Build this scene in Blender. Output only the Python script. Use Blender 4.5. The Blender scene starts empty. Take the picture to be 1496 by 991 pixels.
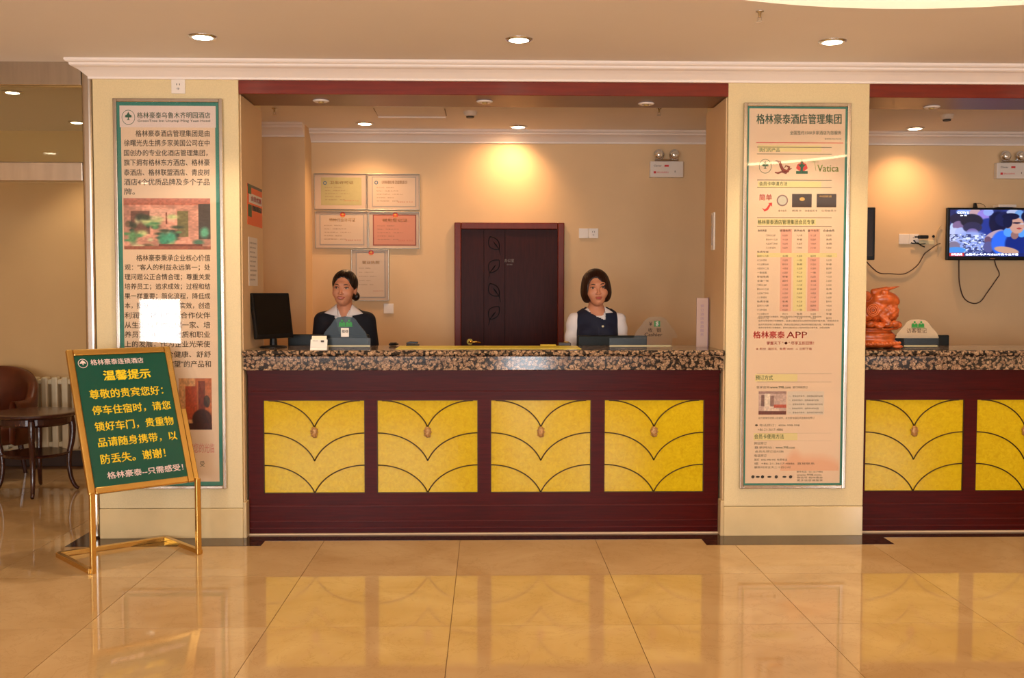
import bpy, math, random
import numpy as np
from mathutils import Matrix, Vector, Euler
random.seed(7); np.random.seed(7)
S = bpy.context.scene
COL = S.collection
PI = math.pi

# ------------------------------------------------------------------ camera
CAM_H, PITCH, YAW, ROLL, FPX = 1.467, .0463, .0239, .0012, 1482.9
fwd = Vector((math.sin(YAW)*math.cos(PITCH), math.cos(YAW)*math.cos(PITCH), -math.sin(PITCH)))
rgt0 = Vector((math.cos(YAW), -math.sin(YAW), 0)); up0 = rgt0.cross(fwd)
rgt = math.cos(ROLL)*rgt0 + math.sin(ROLL)*up0
upv = -math.sin(ROLL)*rgt0 + math.cos(ROLL)*up0
cam = bpy.data.cameras.new('camera'); cam_o = bpy.data.objects.new('camera', cam); COL.objects.link(cam_o)
cam.sensor_width = 36; cam.lens = 36*FPX/1496; cam.clip_start = .05
m = Matrix((rgt, upv, -fwd)).transposed().to_4x4(); m.translation = (0, 0, CAM_H)
cam_o.matrix_world = m
S.camera = cam_o

def at(px, py, Y):
    """pixel of the 1496x991 photo -> world point on the plane at depth Y"""
    d = fwd + rgt*((px-748)/FPX) - upv*((py-495.5)/FPX)
    return Vector((0, 0, CAM_H)) + d*(Y/d.y)

# ------------------------------------------------------------------ light
w = bpy.data.worlds.new('world'); S.world = w; w.use_nodes = True
w.node_tree.nodes['Background'].inputs[0].default_value = (.62, .78, 1, 1)
w.node_tree.nodes['Background'].inputs[1].default_value = .6
S.view_settings.view_transform = 'Standard'; S.view_settings.look = 'None'
S.view_settings.exposure = 0.12; S.view_settings.gamma = 1

def area(name, loc, sx, sy, power, col, rot):
    l = bpy.data.lights.new(name, 'AREA'); l.shape = 'RECTANGLE'; l.size = sx; l.size_y = sy
    l.energy = power; l.color = col
    o = bpy.data.objects.new(name, l); COL.objects.link(o); o.location = loc; o.rotation_euler = rot
    return o
DAY = (.93, .96, 1); DAYW = 43
# glazed bays of the street front behind the camera: x0, x1, sill, head (the second is the glass door)
WIN = ((-5.35, -4.65, .55, 1.40), (-3.5, -.6, .62, 2.4), (.25, .95, 0, 2.4), (1.2, 2.3, .62, 2.4), (5.65, 6.75, .62, 2.4))  # small first bay added to put a bright reflection in the left poster glass
for a, b, z0_, z1_ in WIN:
    area('daylight', ((a+b)/2, -3.72, (z0_+z1_)/2), b-a, z1_-z0_, DAYW*(b-a)*(z1_-z0_), DAY, (math.radians(90), 0, 0))

# ------------------------------------------------------------------ materials
def c(r, g, b):
    f = lambda v: (v/255)/12.92 if v/255 <= .04045 else ((v/255+.055)/1.055)**2.4
    return (f(r), f(g), f(b), 1)
MATS = {}
def mat(name, col, rough=.5, metal=0, noise=0, nscale=8, col2=None, bump=0, bscale=60, spec=.5, emit=None, es=0, coat=0, alpha=None, stretch=(1, 1, 1)):
    if name in MATS: return MATS[name]
    mt = bpy.data.materials.new(name); mt.use_nodes = True; nt = mt.node_tree; N = nt.nodes; L = nt.links
    p = N['Principled BSDF']
    p.inputs['Base Color'].default_value = col; p.inputs['Roughness'].default_value = rough; p.inputs['Metallic'].default_value = metal
    p.inputs['Specular IOR Level'].default_value = spec; p.inputs['Coat Weight'].default_value = coat; p.inputs['Coat Roughness'].default_value = .05
    geo = N.new('ShaderNodeNewGeometry'); mp = N.new('ShaderNodeMapping'); mp.inputs['Scale'].default_value = stretch
    L.new(geo.outputs['Position'], mp.inputs[0])
    if noise or col2:
        n = N.new('ShaderNodeTexNoise'); n.inputs['Scale'].default_value = nscale; n.inputs['Detail'].default_value = 6
        L.new(mp.outputs[0], n.inputs['Vector'])
        r = N.new('ShaderNodeValToRGB'); r.color_ramp.elements[0].position = .35; r.color_ramp.elements[1].position = .65
        k = noise or .1
        r.color_ramp.elements[0].color = col2 or tuple(v*(1-k) for v in col[:3])+(1,)
        r.color_ramp.elements[1].color = col
        L.new(n.outputs[0], r.inputs[0]); L.new(r.outputs[0], p.inputs['Base Color'])
    if bump:
        n2 = N.new('ShaderNodeTexNoise'); n2.inputs['Scale'].default_value = bscale; n2.inputs['Detail'].default_value = 3
        L.new(mp.outputs[0], n2.inputs['Vector'])
        b = N.new('ShaderNodeBump'); b.inputs['Strength'].default_value = bump; b.inputs['Distance'].default_value = .01
        L.new(n2.outputs[0], b.inputs['Height']); L.new(b.outputs[0], p.inputs['Normal'])
    if emit: p.inputs['Emission Color'].default_value = emit; p.inputs['Emission Strength'].default_value = es
    if alpha is not None: p.inputs['Alpha'].default_value = alpha
    MATS[name] = mt
    return mt

wall_m = mat('wall_paint', c(230, 196, 150), .75, noise=.04, nscale=3, bump=.05, bscale=250)
wall_l = mat('left_room_paint', c(214, 176, 122), .8, noise=.05, nscale=2, bump=.05, bscale=250)
ceil_m = mat('ceiling_paint', c(246, 238, 230), .85, noise=.02, nscale=2)
white_m = mat('white_moulding', c(244, 232, 222), .6)
pillar_m = mat('pillar_stone_paint', c(228, 206, 156), .45, noise=.07, nscale=140, bump=.06, bscale=300)
plinth_m = mat('plinth_marble', c(226, 200, 150), .12, noise=.12, nscale=3.5)
wood_m = mat('dark_red_wood', c(76, 12, 7), .28, noise=.35, nscale=5, spec=.09, stretch=(1.2, 8, 22))
beam_m = mat('red_beam_wood', c(124, 34, 9), .3, noise=.25, nscale=4, spec=.4, stretch=(1, 8, 14))
soffit_m = mat('beam_soffit_wood', c(104, 56, 34), .3, noise=.12, nscale=5)
door_m = mat('door_leaf_wood', c(62, 20, 13), .4, spec=.1, noise=.3, nscale=6, stretch=(14, 8, 1.2))
doorfr_m = mat('door_frame_wood', c(116, 42, 20), .35, spec=.2, noise=.2, nscale=6, stretch=(8, 8, 1.2))
carve_m = mat('carved_line', c(16, 5, 4), .5, spec=.1)
steel_m = mat('brushed_steel', c(196, 186, 172), .22, 1, noise=.1, nscale=30, stretch=(1, 1, .1))
chrome_m = mat('chrome', c(220, 220, 220), .12, 1)
gold_m = mat('brushed_gold', c(222, 184, 108), .2, 1, bump=.02, bscale=60)
black_m = mat('black_plastic', c(12, 12, 13), .35, spec=.3)
gloss_black = mat('glossy_black_screen', c(10, 9, 8), .12)
white_pl = mat('white_plastic', c(236, 226, 214), .35)
white_paper = mat('white_paper', c(236, 226, 214), .7)
marble_dark = mat('dark_brown_marble', c(76, 44, 26), .1, col2=c(34, 18, 12), nscale=40)
teal_m = mat('teal_print', c(20, 128, 112), .5)
dkgreen_txt = mat('dark_green_ink', c(24, 92, 66), .6)
grey_txt = mat('dark_grey_ink', c(74, 62, 50), .6)
red_txt = mat('red_ink', c(222, 60, 58), .6)
pink_txt = mat('pink_tint_ink', c(238, 172, 148), .6)
yellow_txt = mat('yellow_ink', c(250, 214, 20), .5)
pale_txt = mat('pale_pink_ink', c(240, 214, 206), .5)
cream_band = mat('cream_band_ink', c(238, 214, 150), .6)
poster_paper = mat('poster_paper', c(244, 208, 176), .6, noise=.03, nscale=2)
easel_green = mat('green_poster_print', c(6, 78, 62), .16, bump=.25, bscale=7)
radiator_m = mat('cream_radiator_enamel', c(214, 196, 160), .4)
table_m = mat('dark_table_wood', c(62, 26, 20), .25, noise=.3, nscale=6, coat=.3)
leather_m = mat('brown_leather', c(96, 42, 20), .35, noise=.4, nscale=7)
carving_m = mat('orange_red_carved_wood', c(204, 94, 36), .3, noise=.35, nscale=30, bump=.35, bscale=45, coat=.3)
cable_m = mat('brown_cable', c(70, 40, 24), .5)
cable_w = mat('pale_cable', c(196, 170, 130), .5)
alu_m = mat('silver_frame', c(176, 164, 146), .35, 1)
mat_y = mat('yellow_sheet', c(214, 190, 40), .35)
sealant = mat('pale_sealant', c(222, 190, 150), .6)
skin_m = mat('skin', c(216, 144, 106), .5, noise=.04, nscale=20)
lip_m = mat('lips', c(190, 84, 74), .4)
hair_m = mat('black_hair', c(26, 13, 10), .35, noise=.4, nscale=40, stretch=(4, 4, .4))
hair2_m = mat('dark_brown_hair', c(44, 16, 9), .35, noise=.4, nscale=40, stretch=(4, 4, .4))
navy_m = mat('navy_suit_cloth', c(8, 10, 24), .8, noise=.15, nscale=60)
navy2_m = mat('navy_vest_cloth', c(10, 18, 46), .75, noise=.15, nscale=60)
blouse_m = mat('white_blouse_cloth', c(240, 228, 222), .8, bump=.3, bscale=14)
eye_w = mat('eye_white', c(186, 164, 150), .3); iris_m = mat('dark_iris', c(22, 12, 8), .2)
teeth_m = mat('teeth', c(232, 222, 208), .3)

def onyx():
    mt = mat('yellow_onyx_panel', c(226, 178, 12), .15, spec=.18); nt = mt.node_tree; N = nt.nodes; L = nt.links; p = N['Principled BSDF']
    geo = N.new('ShaderNodeNewGeometry')
    n = N.new('ShaderNodeTexNoise'); n.inputs['Scale'].default_value = 40; n.inputs['Detail'].default_value = 10; n.inputs['Roughness'].default_value = .65; n.inputs['Distortion'].default_value = 1.2
    L.new(geo.outputs['Position'], n.inputs['Vector'])
    r = N.new('ShaderNodeValToRGB'); e = r.color_ramp.elements
    e[0].position = .3; e[0].color = c(186, 148, 6); e[1].position = .72; e[1].color = c(208, 176, 22)
    L.new(n.outputs[0], r.inputs[0]); L.new(r.outputs[0], p.inputs['Base Color'])
    L.new(r.outputs[0], p.inputs['Emission Color']); p.inputs['Emission Strength'].default_value = .12   # weak emission in the stone's own colours
    return mt
onyx_m = onyx()

def granite():
    mt = mat('brown_granite', c(150, 110, 80), .1); nt = mt.node_tree; N = nt.nodes; L = nt.links; p = N['Principled BSDF']
    geo = N.new('ShaderNodeNewGeometry')
    wn = N.new('ShaderNodeTexNoise'); wn.inputs['Scale'].default_value = 40
    add = N.new('ShaderNodeVectorMath'); add.operation = 'MULTIPLY_ADD'; add.inputs[1].default_value = (.03, .03, .03)
    L.new(geo.outputs['Position'], wn.inputs['Vector']); L.new(wn.outputs['Color'], add.inputs[0]); L.new(geo.outputs['Position'], add.inputs[2])
    v = N.new('ShaderNodeTexVoronoi'); v.feature = 'F1'; v.inputs['Scale'].default_value = 50
    L.new(add.outputs[0], v.inputs['Vector'])
    r = N.new('ShaderNodeValToRGB'); e = r.color_ramp.elements
    e[0].position = .46; e[0].color = (1, 1, 1, 1); e[1].position = .64; e[1].color = (0, 0, 0, 1)
    L.new(v.outputs['Distance'], r.inputs[0])
    hs = N.new('ShaderNodeValToRGB'); e = hs.color_ramp.elements; e[0].position = .1; e[0].color = c(146, 112, 86); e[1].position = .9; e[1].color = c(206, 168, 130)
    L.new(v.outputs['Color'], hs.inputs[0])
    mx = N.new('ShaderNodeMix'); mx.data_type = 'RGBA'; mx.inputs[6].default_value = c(36, 30, 28)
    L.new(r.outputs[0], mx.inputs[0]); L.new(hs.outputs[0], mx.inputs[7])
    n2 = N.new('ShaderNodeTexNoise'); n2.inputs['Scale'].default_value = 130; n2.inputs['Detail'].default_value = 2
    L.new(geo.outputs['Position'], n2.inputs['Vector'])
    r2 = N.new('ShaderNodeValToRGB'); r2.color_ramp.elements[0].position = .4; r2.color_ramp.elements[1].position = .56; r2.color_ramp.elements[0].color = (.35, .35, .35, 1)
    L.new(n2.outputs[0], r2.inputs[0])
    m2 = N.new('ShaderNodeMix'); m2.data_type = 'RGBA'; m2.blend_type = 'MULTIPLY'; m2.inputs[0].default_value = 1
    L.new(mx.outputs[2], m2.inputs[6]); L.new(r2.outputs[0], m2.inputs[7]); L.new(m2.outputs[2], p.inputs['Base Color'])
    return mt
granite_m = granite()

def marble_floor():
    mt = mat('polished_beige_marble', c(206, 172, 122), .035); nt = mt.node_tree; N = nt.nodes; L = nt.links; p = N['Principled BSDF']
    geo = N.new('ShaderNodeNewGeometry'); oi = N.new('ShaderNodeObjectInfo')
    sc = N.new('ShaderNodeVectorMath'); sc.operation = 'SCALE'; sc.inputs[0].default_value = (13, 7, 5); L.new(oi.outputs['Random'], sc.inputs['Scale'])
    ad = N.new('ShaderNodeVectorMath'); L.new(geo.outputs['Position'], ad.inputs[0]); L.new(sc.outputs[0], ad.inputs[1])
    n = N.new('ShaderNodeTexNoise'); n.inputs['Scale'].default_value = 2.2; n.inputs['Detail'].default_value = 7; n.inputs['Distortion'].default_value = .8
    L.new(ad.outputs[0], n.inputs['Vector'])
    r = N.new('ShaderNodeValToRGB'); e = r.color_ramp.elements; e[0].position = .3; e[0].color = c(196, 158, 106); e[1].position = .7; e[1].color = c(214, 180, 130)
    L.new(n.outputs[0], r.inputs[0])
    n3 = N.new('ShaderNodeTexNoise'); n3.inputs['Scale'].default_value = 3; n3.inputs['Detail'].default_value = 8; n3.inputs['Roughness'].default_value = .7; n3.inputs['Distortion'].default_value = 1.5
    L.new(ad.outputs[0], n3.inputs['Vector'])
    ab = N.new('ShaderNodeMath'); ab.operation = 'SUBTRACT'; ab.inputs[1].default_value = .5; L.new(n3.outputs[0], ab.inputs[0])
    ab2 = N.new('ShaderNodeMath'); ab2.operation = 'ABSOLUTE'; L.new(ab.outputs[0], ab2.inputs[0])
    rr = N.new('ShaderNodeValToRGB'); rr.color_ramp.elements[0].color = (.72, .66, .58, 1); rr.color_ramp.elements[1].position = .012
    L.new(ab2.outputs[0], rr.inputs[0])
    mx = N.new('ShaderNodeMix'); mx.data_type = 'RGBA'; mx.blend_type = 'MULTIPLY'; mx.inputs[0].default_value = .45
    L.new(r.outputs[0], mx.inputs[6]); L.new(rr.outputs[0], mx.inputs[7]); L.new(mx.outputs[2], p.inputs['Base Color'])
    return mt
floor_m = marble_floor()
grout_m = mat('tile_grout', c(120, 84, 46), .8)

def glass(name, tint, gloss=.08, rough=.02):
    if name in MATS: return MATS[name]
    mt = bpy.data.materials.new(name); mt.use_nodes = True; nt = mt.node_tree; N = nt.nodes; L = nt.links
    N.remove(N['Principled BSDF'])
    t = N.new('ShaderNodeBsdfTransparent'); t.inputs[0].default_value = tint
    g = N.new('ShaderNodeBsdfGlossy'); g.inputs['Roughness'].default_value = rough
    fr = N.new('ShaderNodeLayerWeight'); fr.inputs['Blend'].default_value = .5       # Schlick: F0 + (1-F0)(1-cos)^5
    pw = N.new('ShaderNodeMath'); pw.operation = 'POWER'; pw.inputs[1].default_value = 5
    L.new(fr.outputs['Facing'], pw.inputs[0])
    mu = N.new('ShaderNodeMath'); mu.operation = 'MULTIPLY_ADD'; mu.inputs[1].default_value = .95; mu.inputs[2].default_value = gloss
    L.new(pw.outputs[0], mu.inputs[0])
    mx = N.new('ShaderNodeMixShader'); L.new(mu.outputs[0], mx.inputs[0]); L.new(t.outputs[0], mx.inputs[1]); L.new(g.outputs[0], mx.inputs[2])
    L.new(mx.outputs[0], N['Material Output'].inputs[0]); MATS[name] = mt
    return mt
glass_m = glass('clear_glass', (.97, .98, .97, 1), .04)
glass_fr = glass('poster_cover_glass', (.97, .98, .97, 1), .04)
glass_win = glass('greenish_glass', (.92, .93, .84, 1), .05)
acryl_m = glass('clear_acrylic', (.95, .96, .93, 1), .010, .22)
acryl_g = glass('smoky_acrylic', (.26, .33, .30, 1), .012, .22)
attr_mats = {}
def attr_mat(name, emit=0, rough=.5):
    mt = bpy.data.materials.new(name); mt.use_nodes = True; N = mt.node_tree.nodes; L = mt.node_tree.links; p = N['Principled BSDF']
    a = N.new('ShaderNodeAttribute'); a.attribute_name = 'Col'
    L.new(a.outputs[0], p.inputs['Base Color']); p.inputs['Roughness'].default_value = rough
    if emit:
        p.inputs['Base Color'].default_value = (0, 0, 0, 1); L.remove(p.inputs['Base Color'].links[0])
        L.new(a.outputs[0], p.inputs['Emission Color']); p.inputs['Emission Strength'].default_value = emit
    return mt
print_attr = attr_mat('colour_print'); tv_attr = attr_mat('television_picture', 1.0, .15)

# ------------------------------------------------------------------ mesh helpers
ORG = {}
class MB:
    def __init__(s, M=None): s.v = []; s.f = []; s.M = M
    def add(s, vs, fs):
        n = len(s.v)
        vs = [Vector(v) for v in vs]
        if s.M is not None: vs = [s.M @ v for v in vs]
        s.v += [tuple(v) for v in vs]; s.f += [tuple(i+n for i in f) for f in fs]; return s
    def box(s, x0, x1, y0, y1, z0, z1):
        return s.add([(x, y, z) for x in (x0, x1) for y in (y0, y1) for z in (z0, z1)],
                     [(0, 1, 3, 2), (4, 6, 7, 5), (0, 4, 5, 1), (2, 3, 7, 6), (0, 2, 6, 4), (1, 5, 7, 3)])
    def prism(s, pts, a, b, axis='x'):
        n = len(pts)
        f = {'x': lambda p, t: (t, p[0], p[1]), 'y': lambda p, t: (p[0], t, p[1]), 'z': lambda p, t: (p[0], p[1], t)}[axis]
        return s.add([f(p, a) for p in pts]+[f(p, b) for p in pts],
                     [tuple(range(n))[::-1], tuple(range(n, 2*n))]+[(i, (i+1) % n, (i+1) % n+n, i+n) for i in range(n)])
    def bar(s, p, q, w, h, up=(0, 0, 1)):
        p = Vector(p); q = Vector(q); d = (q-p).normalized(); u = Vector(up)
        if abs(d.dot(u)) > .99: u = Vector((0, 1, 0))
        r = d.cross(u).normalized(); u = r.cross(d)
        vs = [e+r*a*w/2+u*b*h/2 for e in (p, q) for a, b in ((-1, -1), (1, -1), (1, 1), (-1, 1))]
        return s.add(vs, [(3, 2, 1, 0), (4, 5, 6, 7)]+[(i, (i+1) % 4, (i+1) % 4+4, i+4) for i in range(4)])
    def tube(s, pts, r, n=8, cap=True):
        pts = [Vector(p) for p in pts]; rs = r if isinstance(r, (list, tuple)) else [r]*len(pts)
        vs = []; fs = []; prev = None
        for i, p in enumerate(pts):
            d = (pts[min(i+1, len(pts)-1)]-pts[max(i-1, 0)]).normalized()
            if prev is None: u = d.orthogonal().normalized()
            else: u = (prev-d*prev.dot(d)).normalized()
            prev = u; w_ = d.cross(u)
            vs += [p+(u*math.cos(2*PI*k/n)+w_*math.sin(2*PI*k/n))*rs[i] for k in range(n)]
        for i in range(len(pts)-1):
            fs += [(i*n+k, i*n+(k+1) % n, (i+1)*n+(k+1) % n, (i+1)*n+k) for k in range(n)]
        if cap: fs += [tuple(range(n))[::-1], tuple(range((len(pts)-1)*n, len(pts)*n))]
        return s.add(vs, fs)
    def lathe(s, prof, cx=0, cy=0, n=32, axis='z', cz=0):
        vs = []; fs = []; m_ = len(prof)
        for k in range(n):
            a = 2*PI*k/n
            for r, z in prof:
                if axis == 'z': vs.append((cx+r*math.cos(a), cy+r*math.sin(a), z))
                else: vs.append((cx+r*math.cos(a), z, cz+r*math.sin(a)))
        for k in range(n):
            for j in range(m_-1):
                a_, b_ = k*m_+j, ((k+1) % n)*m_+j
                fs.append((a_, b_, b_+1, a_+1))
        fs.append(tuple(k*m_ for k in range(n))[::-1]); fs.append(tuple(k*m_+m_-1 for k in range(n)))
        return s.add(vs, fs)
    def ball(s, cc, r, n=12, m_=8):
        r = r if isinstance(r, (tuple, list)) else (r, r, r)
        vs = [(cc[0], cc[1], cc[2]-r[2])]
        for j in range(1, m_):
            t = -PI/2+PI*j/m_
            vs += [(cc[0]+r[0]*math.cos(t)*math.cos(2*PI*k/n), cc[1]+r[1]*math.cos(t)*math.sin(2*PI*k/n), cc[2]+r[2]*math.sin(t)) for k in range(n)]
        vs.append((cc[0], cc[1], cc[2]+r[2])); L_ = len(vs)-1
        fs = [(0, 1+(k+1) % n, 1+k) for k in range(n)]
        for j in range(m_-2):
            fs += [(1+j*n+k, 1+j*n+(k+1) % n, 1+(j+1)*n+(k+1) % n, 1+(j+1)*n+k) for k in range(n)]
        fs += [(1+(m_-2)*n+k, 1+(m_-2)*n+(k+1) % n, L_) for k in range(n)]
        return s.add(vs, fs)
    def build(s, name, m_, parent=None, bevel=0, smooth=False, seg=2, **tags):
        vs = np.array(s.v, dtype=float).reshape(-1, 3)
        if parent is None:
            o_ = Vector(((vs[:, 0].min()+vs[:, 0].max())/2, (vs[:, 1].min()+vs[:, 1].max())/2, vs[:, 2].min()))
        else: o_ = ORG[parent.name]
        me = bpy.data.meshes.new(name); me.from_pydata([tuple(v-np.array(o_)) for v in vs], [], s.f); me.materials.append(m_)
        if smooth: me.shade_smooth()
        o = bpy.data.objects.new(name, me); COL.objects.link(o); ORG[o.name] = Vector(o_)
        if parent is None: o.location = o_
        else: o.parent = parent
        if bevel:
            b = o.modifiers.new('bevel', 'BEVEL'); b.width = bevel; b.segments = seg; b.limit_method = 'ANGLE'; b.angle_limit = math.radians(40)
        for k, v in tags.items(): o[k] = v
        return o

def thing(name, loc, label, cat, group=None):
    o = bpy.data.objects.new(name, None); COL.objects.link(o); o.empty_display_size = .1
    o.location = loc; ORG[o.name] = Vector(loc); o['label'] = label; o['category'] = cat
    if group: o['group'] = group
    return o
def tag(o, label, cat, group=None, kind=None):
    o['label'] = label; o['category'] = cat
    if group: o['group'] = group
    if kind: o['kind'] = kind
    return o
def struct(o, label=None):
    o['kind'] = 'structure'
    if label: o['label'] = label
    return o
def copy_tree(o, loc=None, parent=None, **tags):
    q = o.copy(); COL.objects.link(q); ORG[q.name] = ORG[o.name]
    if parent: q.parent = parent
    if loc is not None: q.location = loc
    for ch in list(o.children): copy_tree(ch, None, q)
    for k, v in tags.items(): q[k] = v
    return q

TXT = {}
def glyphs(s, bold=0.):
    key = (s, bold)
    if key not in TXT:
        cu = bpy.data.curves.new('t', 'FONT'); cu.body = s; cu.size = 1; cu.resolution_u = 2; cu.offset = bold; cu.fill_mode = 'FRONT'
        ob = bpy.data.objects.new('t', cu); COL.objects.link(ob)
        dg = bpy.context.evaluated_depsgraph_get()
        me = bpy.data.meshes.new_from_object(ob.evaluated_get(dg))
        v = np.array([tuple(x.co) for x in me.vertices]).reshape(-1, 3); f = [tuple(p.vertices) for p in me.polygons]
        bpy.data.objects.remove(ob); bpy.data.meshes.remove(me); bpy.data.curves.remove(cu)
        TXT[key] = (v, f)
    return TXT[key]
def write(mb, s, p0, p1, up, bold=.0, fity=True, eps=None):
    """letters fill the box whose bottom edge runs p0->p1 and whose height vector is up"""
    v, f = glyphs(s, 0)
    if len(v) == 0: return
    p0 = Vector(p0); p1 = Vector(p1); up = Vector(up)
    mn = v.min(0); mx = v.max(0); r = p1-p0
    sp = (mx-mn); sp[sp == 0] = 1
    vs = [p0+r*((a[0]-mn[0])/sp[0])+up*((a[1]-mn[1])/sp[1]) for a in v]
    mb.add(vs, f)
    if bold:      # a second, slightly shifted impression makes the strokes heavier
        h_ = up.length*bold*2.2; q = r.normalized()*h_+up.normalized()*h_*.6
        mb.add([a+q for a in vs], f)
def line_px(mb, s, x0, x1, yc, h, Y, bold=.0):
    a = at(x0, yc+h/2, Y); b = at(x1, yc+h/2, Y); t = at(x0, yc-h/2, Y)
    write(mb, s, a, b, t-a, bold)
def rect_px(mb, x0, x1, y0, y1, Y, d=.001):
    a = at(x0, y1, Y); b = at(x1, y0, Y)
    mb.box(a.x, b.x, Y, Y+d, a.z, b.z)

def picture(name, x0, x1, z0, z1, Y, fn, nx, nz, m_, parent, T=None):
    """flat print: a fine grid whose colours are computed by fn(u, v)"""
    us = np.linspace(0, 1, nx); vz = np.linspace(0, 1, nz)
    U, V = np.meshgrid(us, vz, indexing='ij')
    rgb = np.clip(fn(U, V), 0, 1)
    vs = np.stack([x0+(x1-x0)*U, np.full_like(U, Y), z0+(z1-z0)*V], -1).reshape(-1, 3)
    if T is not None: vs = np.array([tuple(T(Vector(v))) for v in vs])
    i = np.arange(nx*nz).reshape(nx, nz)
    fs = np.stack([i[:-1, :-1], i[1:, :-1], i[1:, 1:], i[:-1, 1:]], -1).reshape(-1, 4)
    me = bpy.data.meshes.new(name); me.from_pydata((vs-np.array(ORG[parent.name])).tolist(), [], fs.tolist()); me.materials.append(m_)
    a = me.color_attributes.new('Col', 'FLOAT_COLOR', 'POINT')
    lin = np.where(rgb <= .04045, rgb/12.92, ((rgb+.055)/1.055)**2.4)
    a.data.foreach_set('color', np.concatenate([lin.reshape(-1, 3), np.ones((nx*nz, 1))], 1).astype(np.float32).ravel())
    o = bpy.data.objects.new(name, me); COL.objects.link(o); o.parent = parent; ORG[o.name] = ORG[parent.name]
    return o
def noise2(U, V, sc, seed):
    rs = np.random.RandomState(seed); n = int(sc)+2; g = rs.rand(n, n)
    x = U*sc; y = V*sc; i = x.astype(int); j = y.astype(int); fx = x-i; fy = y-j
    fx = fx*fx*(3-2*fx); fy = fy*fy*(3-2*fy)
    return (g[i, j]*(1-fx)+g[i+1, j]*fx)*(1-fy)+(g[i, j+1]*(1-fx)+g[i+1, j+1]*fx)*fy
def blob(img, U, V, cx, cy, rx, ry, col, soft=.15, rot=0):
    cr, sr = math.cos(rot), math.sin(rot)
    a = ((U-cx)*cr+(V-cy)*sr)/rx; b = (-(U-cx)*sr+(V-cy)*cr)/ry
    d = np.sqrt(a*a+b*b); k = np.clip((1-d)/soft+.5, 0, 1)[..., None]
    img[:] = img*(1-k)+np.array(col)/255.*k
def bx2(img, U, V, x0, x1, y0, y1, col):
    k = ((U >= x0) & (U <= x1) & (V >= y0) & (V <= y1))[..., None]
    img[:] = np.where(k, np.array(col)/255., img)

# ------------------------------------------------------------------ setting
FY, BY, CE = 6.02, 8.5, 2.80      # pillar front plane, rear wall, ceiling
fl = struct(MB().box(-6.6, 7.4, -3.8, 8.7, -.12, -.003).build('floor', grout_m), 'polished beige marble tile floor')
TX, TY, TS = -.163, 4.40, .8
tile0 = None
def put_tile(i, j):
    global tile0
    x, y = TX+TS*i, TY+TS*j
    if tile0 is None:
        tile0 = MB().box(x+.0015, x+TS-.0015, y+.0015, y+TS-.0015, -.003, 0).build('tile', floor_m, fl)
        tile0.location = (0, 0, 0); put_tile.o = (x, y)
        return
    q = tile0.copy(); COL.objects.link(q); q.location = (x-put_tile.o[0], y-put_tile.o[1], 0)
for j in range(-4, 2):
    for i in range(-6, 6): put_tile(i, j)
for j in (2, 3, 4):
    for i in range(-7, -2): put_tile(i, j)
# the floor outside the picture: one slab of the same stone
far = MB()
x_l, x_r, y_n, y_f = TX-TS*6, TX+TS*6, TY-TS*4, TY+TS*2
far.box(-6.6, 7.4, -3.8, y_n-.002, -.003, 0); far.box(-6.6, x_l-.002, y_n, y_f, -.003, 0); far.box(x_r+.002, 7.4, y_n, y_f, -.003, 0)
far.box(x_l+.8*4+.002, 7.4, y_f+.002, 8.7, -.003, 0)
far.build('floor_slab', floor_m, fl, kind='stuff')

# dark marble border round the counters and pillars
def border(pts, name='trim_1'):
    return struct(MB().prism(pts, 0.0, .0015, 'z').build(name, marble_dark), 'dark brown marble border strip in the floor')
PL0, PL1, PR0, PR1, P30, P31 = -2.30, -1.455, 1.42, 2.262, 5.07, 5.92
border([(PL0-.13, 5.83), (-1.31, 5.83), (-1.31, 5.945), (1.27, 5.945), (1.27, 5.80), (2.37, 5.80), (2.37, 5.965), (P30-.1, 5.965),
        (P30-.1, 5.80), (P31+.1, 5.80), (P31+.1, 6.2), (PL0-.13, 6.2)])

# ceiling with the round recess
CX, CYc, CR = 1.887, 2.642, 2.155
cb = MB(); n = 96; z = CE; hs = 2.3
ring = []; sq = []
for k in range(n):
    a = 2*PI*k/n; ca, sa = math.cos(a), math.sin(a); t = hs/max(abs(ca), abs(sa))
    ring.append((CX+CR*ca, CYc+CR*sa, z)); sq.append((CX+t*ca, CYc+t*sa, z))
cb.add(ring+sq, [(k, (k+1) % n, n+(k+1) % n, n+k) for k in range(n)])
cb.box(-6.6, CX-hs, -3.8, 8.7, z, z+.2); cb.box(CX+hs, 7.4, -3.8, 8.7, z, z+.2)
cb.box(CX-hs, CX+hs, -3.8, CYc-hs, z, z+.2); cb.box(CX-hs, CX+hs, CYc+hs, 8.7, z, z+.2)
ceil = struct(cb.build('ceiling', ceil_m), 'beige painted ceiling with a round lit recess')
rec = MB(); r1 = CR+.14
prof = [(CR, z), (CR, z+.07), (r1, z+.07), (r1, z+.24)]
vs = []; fs = []
for k in range(n):
    a = 2*PI*k/n
    vs += [(CX+r*math.cos(a), CYc+r*math.sin(a), zz) for r, zz in prof]
for k in range(n):
    for j in range(3): fs.append((k*4+j, k*4+j+1, ((k+1) % n)*4+j+1, ((k+1) % n)*4+j))
fs.append(tuple(k*4+3 for k in range(n)))
rec.add(vs, fs); rec.build('recess', mat('recess_white_paint', c(250, 240, 226), .8), ceil)
cove = MB(); cove.tube([(CX+(CR+.06)*math.cos(2*PI*k/64), CYc+(CR+.06)*math.sin(2*PI*k/64), z+.09) for k in range(65)], .012, 6, False)
cove.build('cove_light', mat('warm_cove_lamp', c(255, 230, 170), emit=(1, .80, .48, 1), es=12), ceil)

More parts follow.
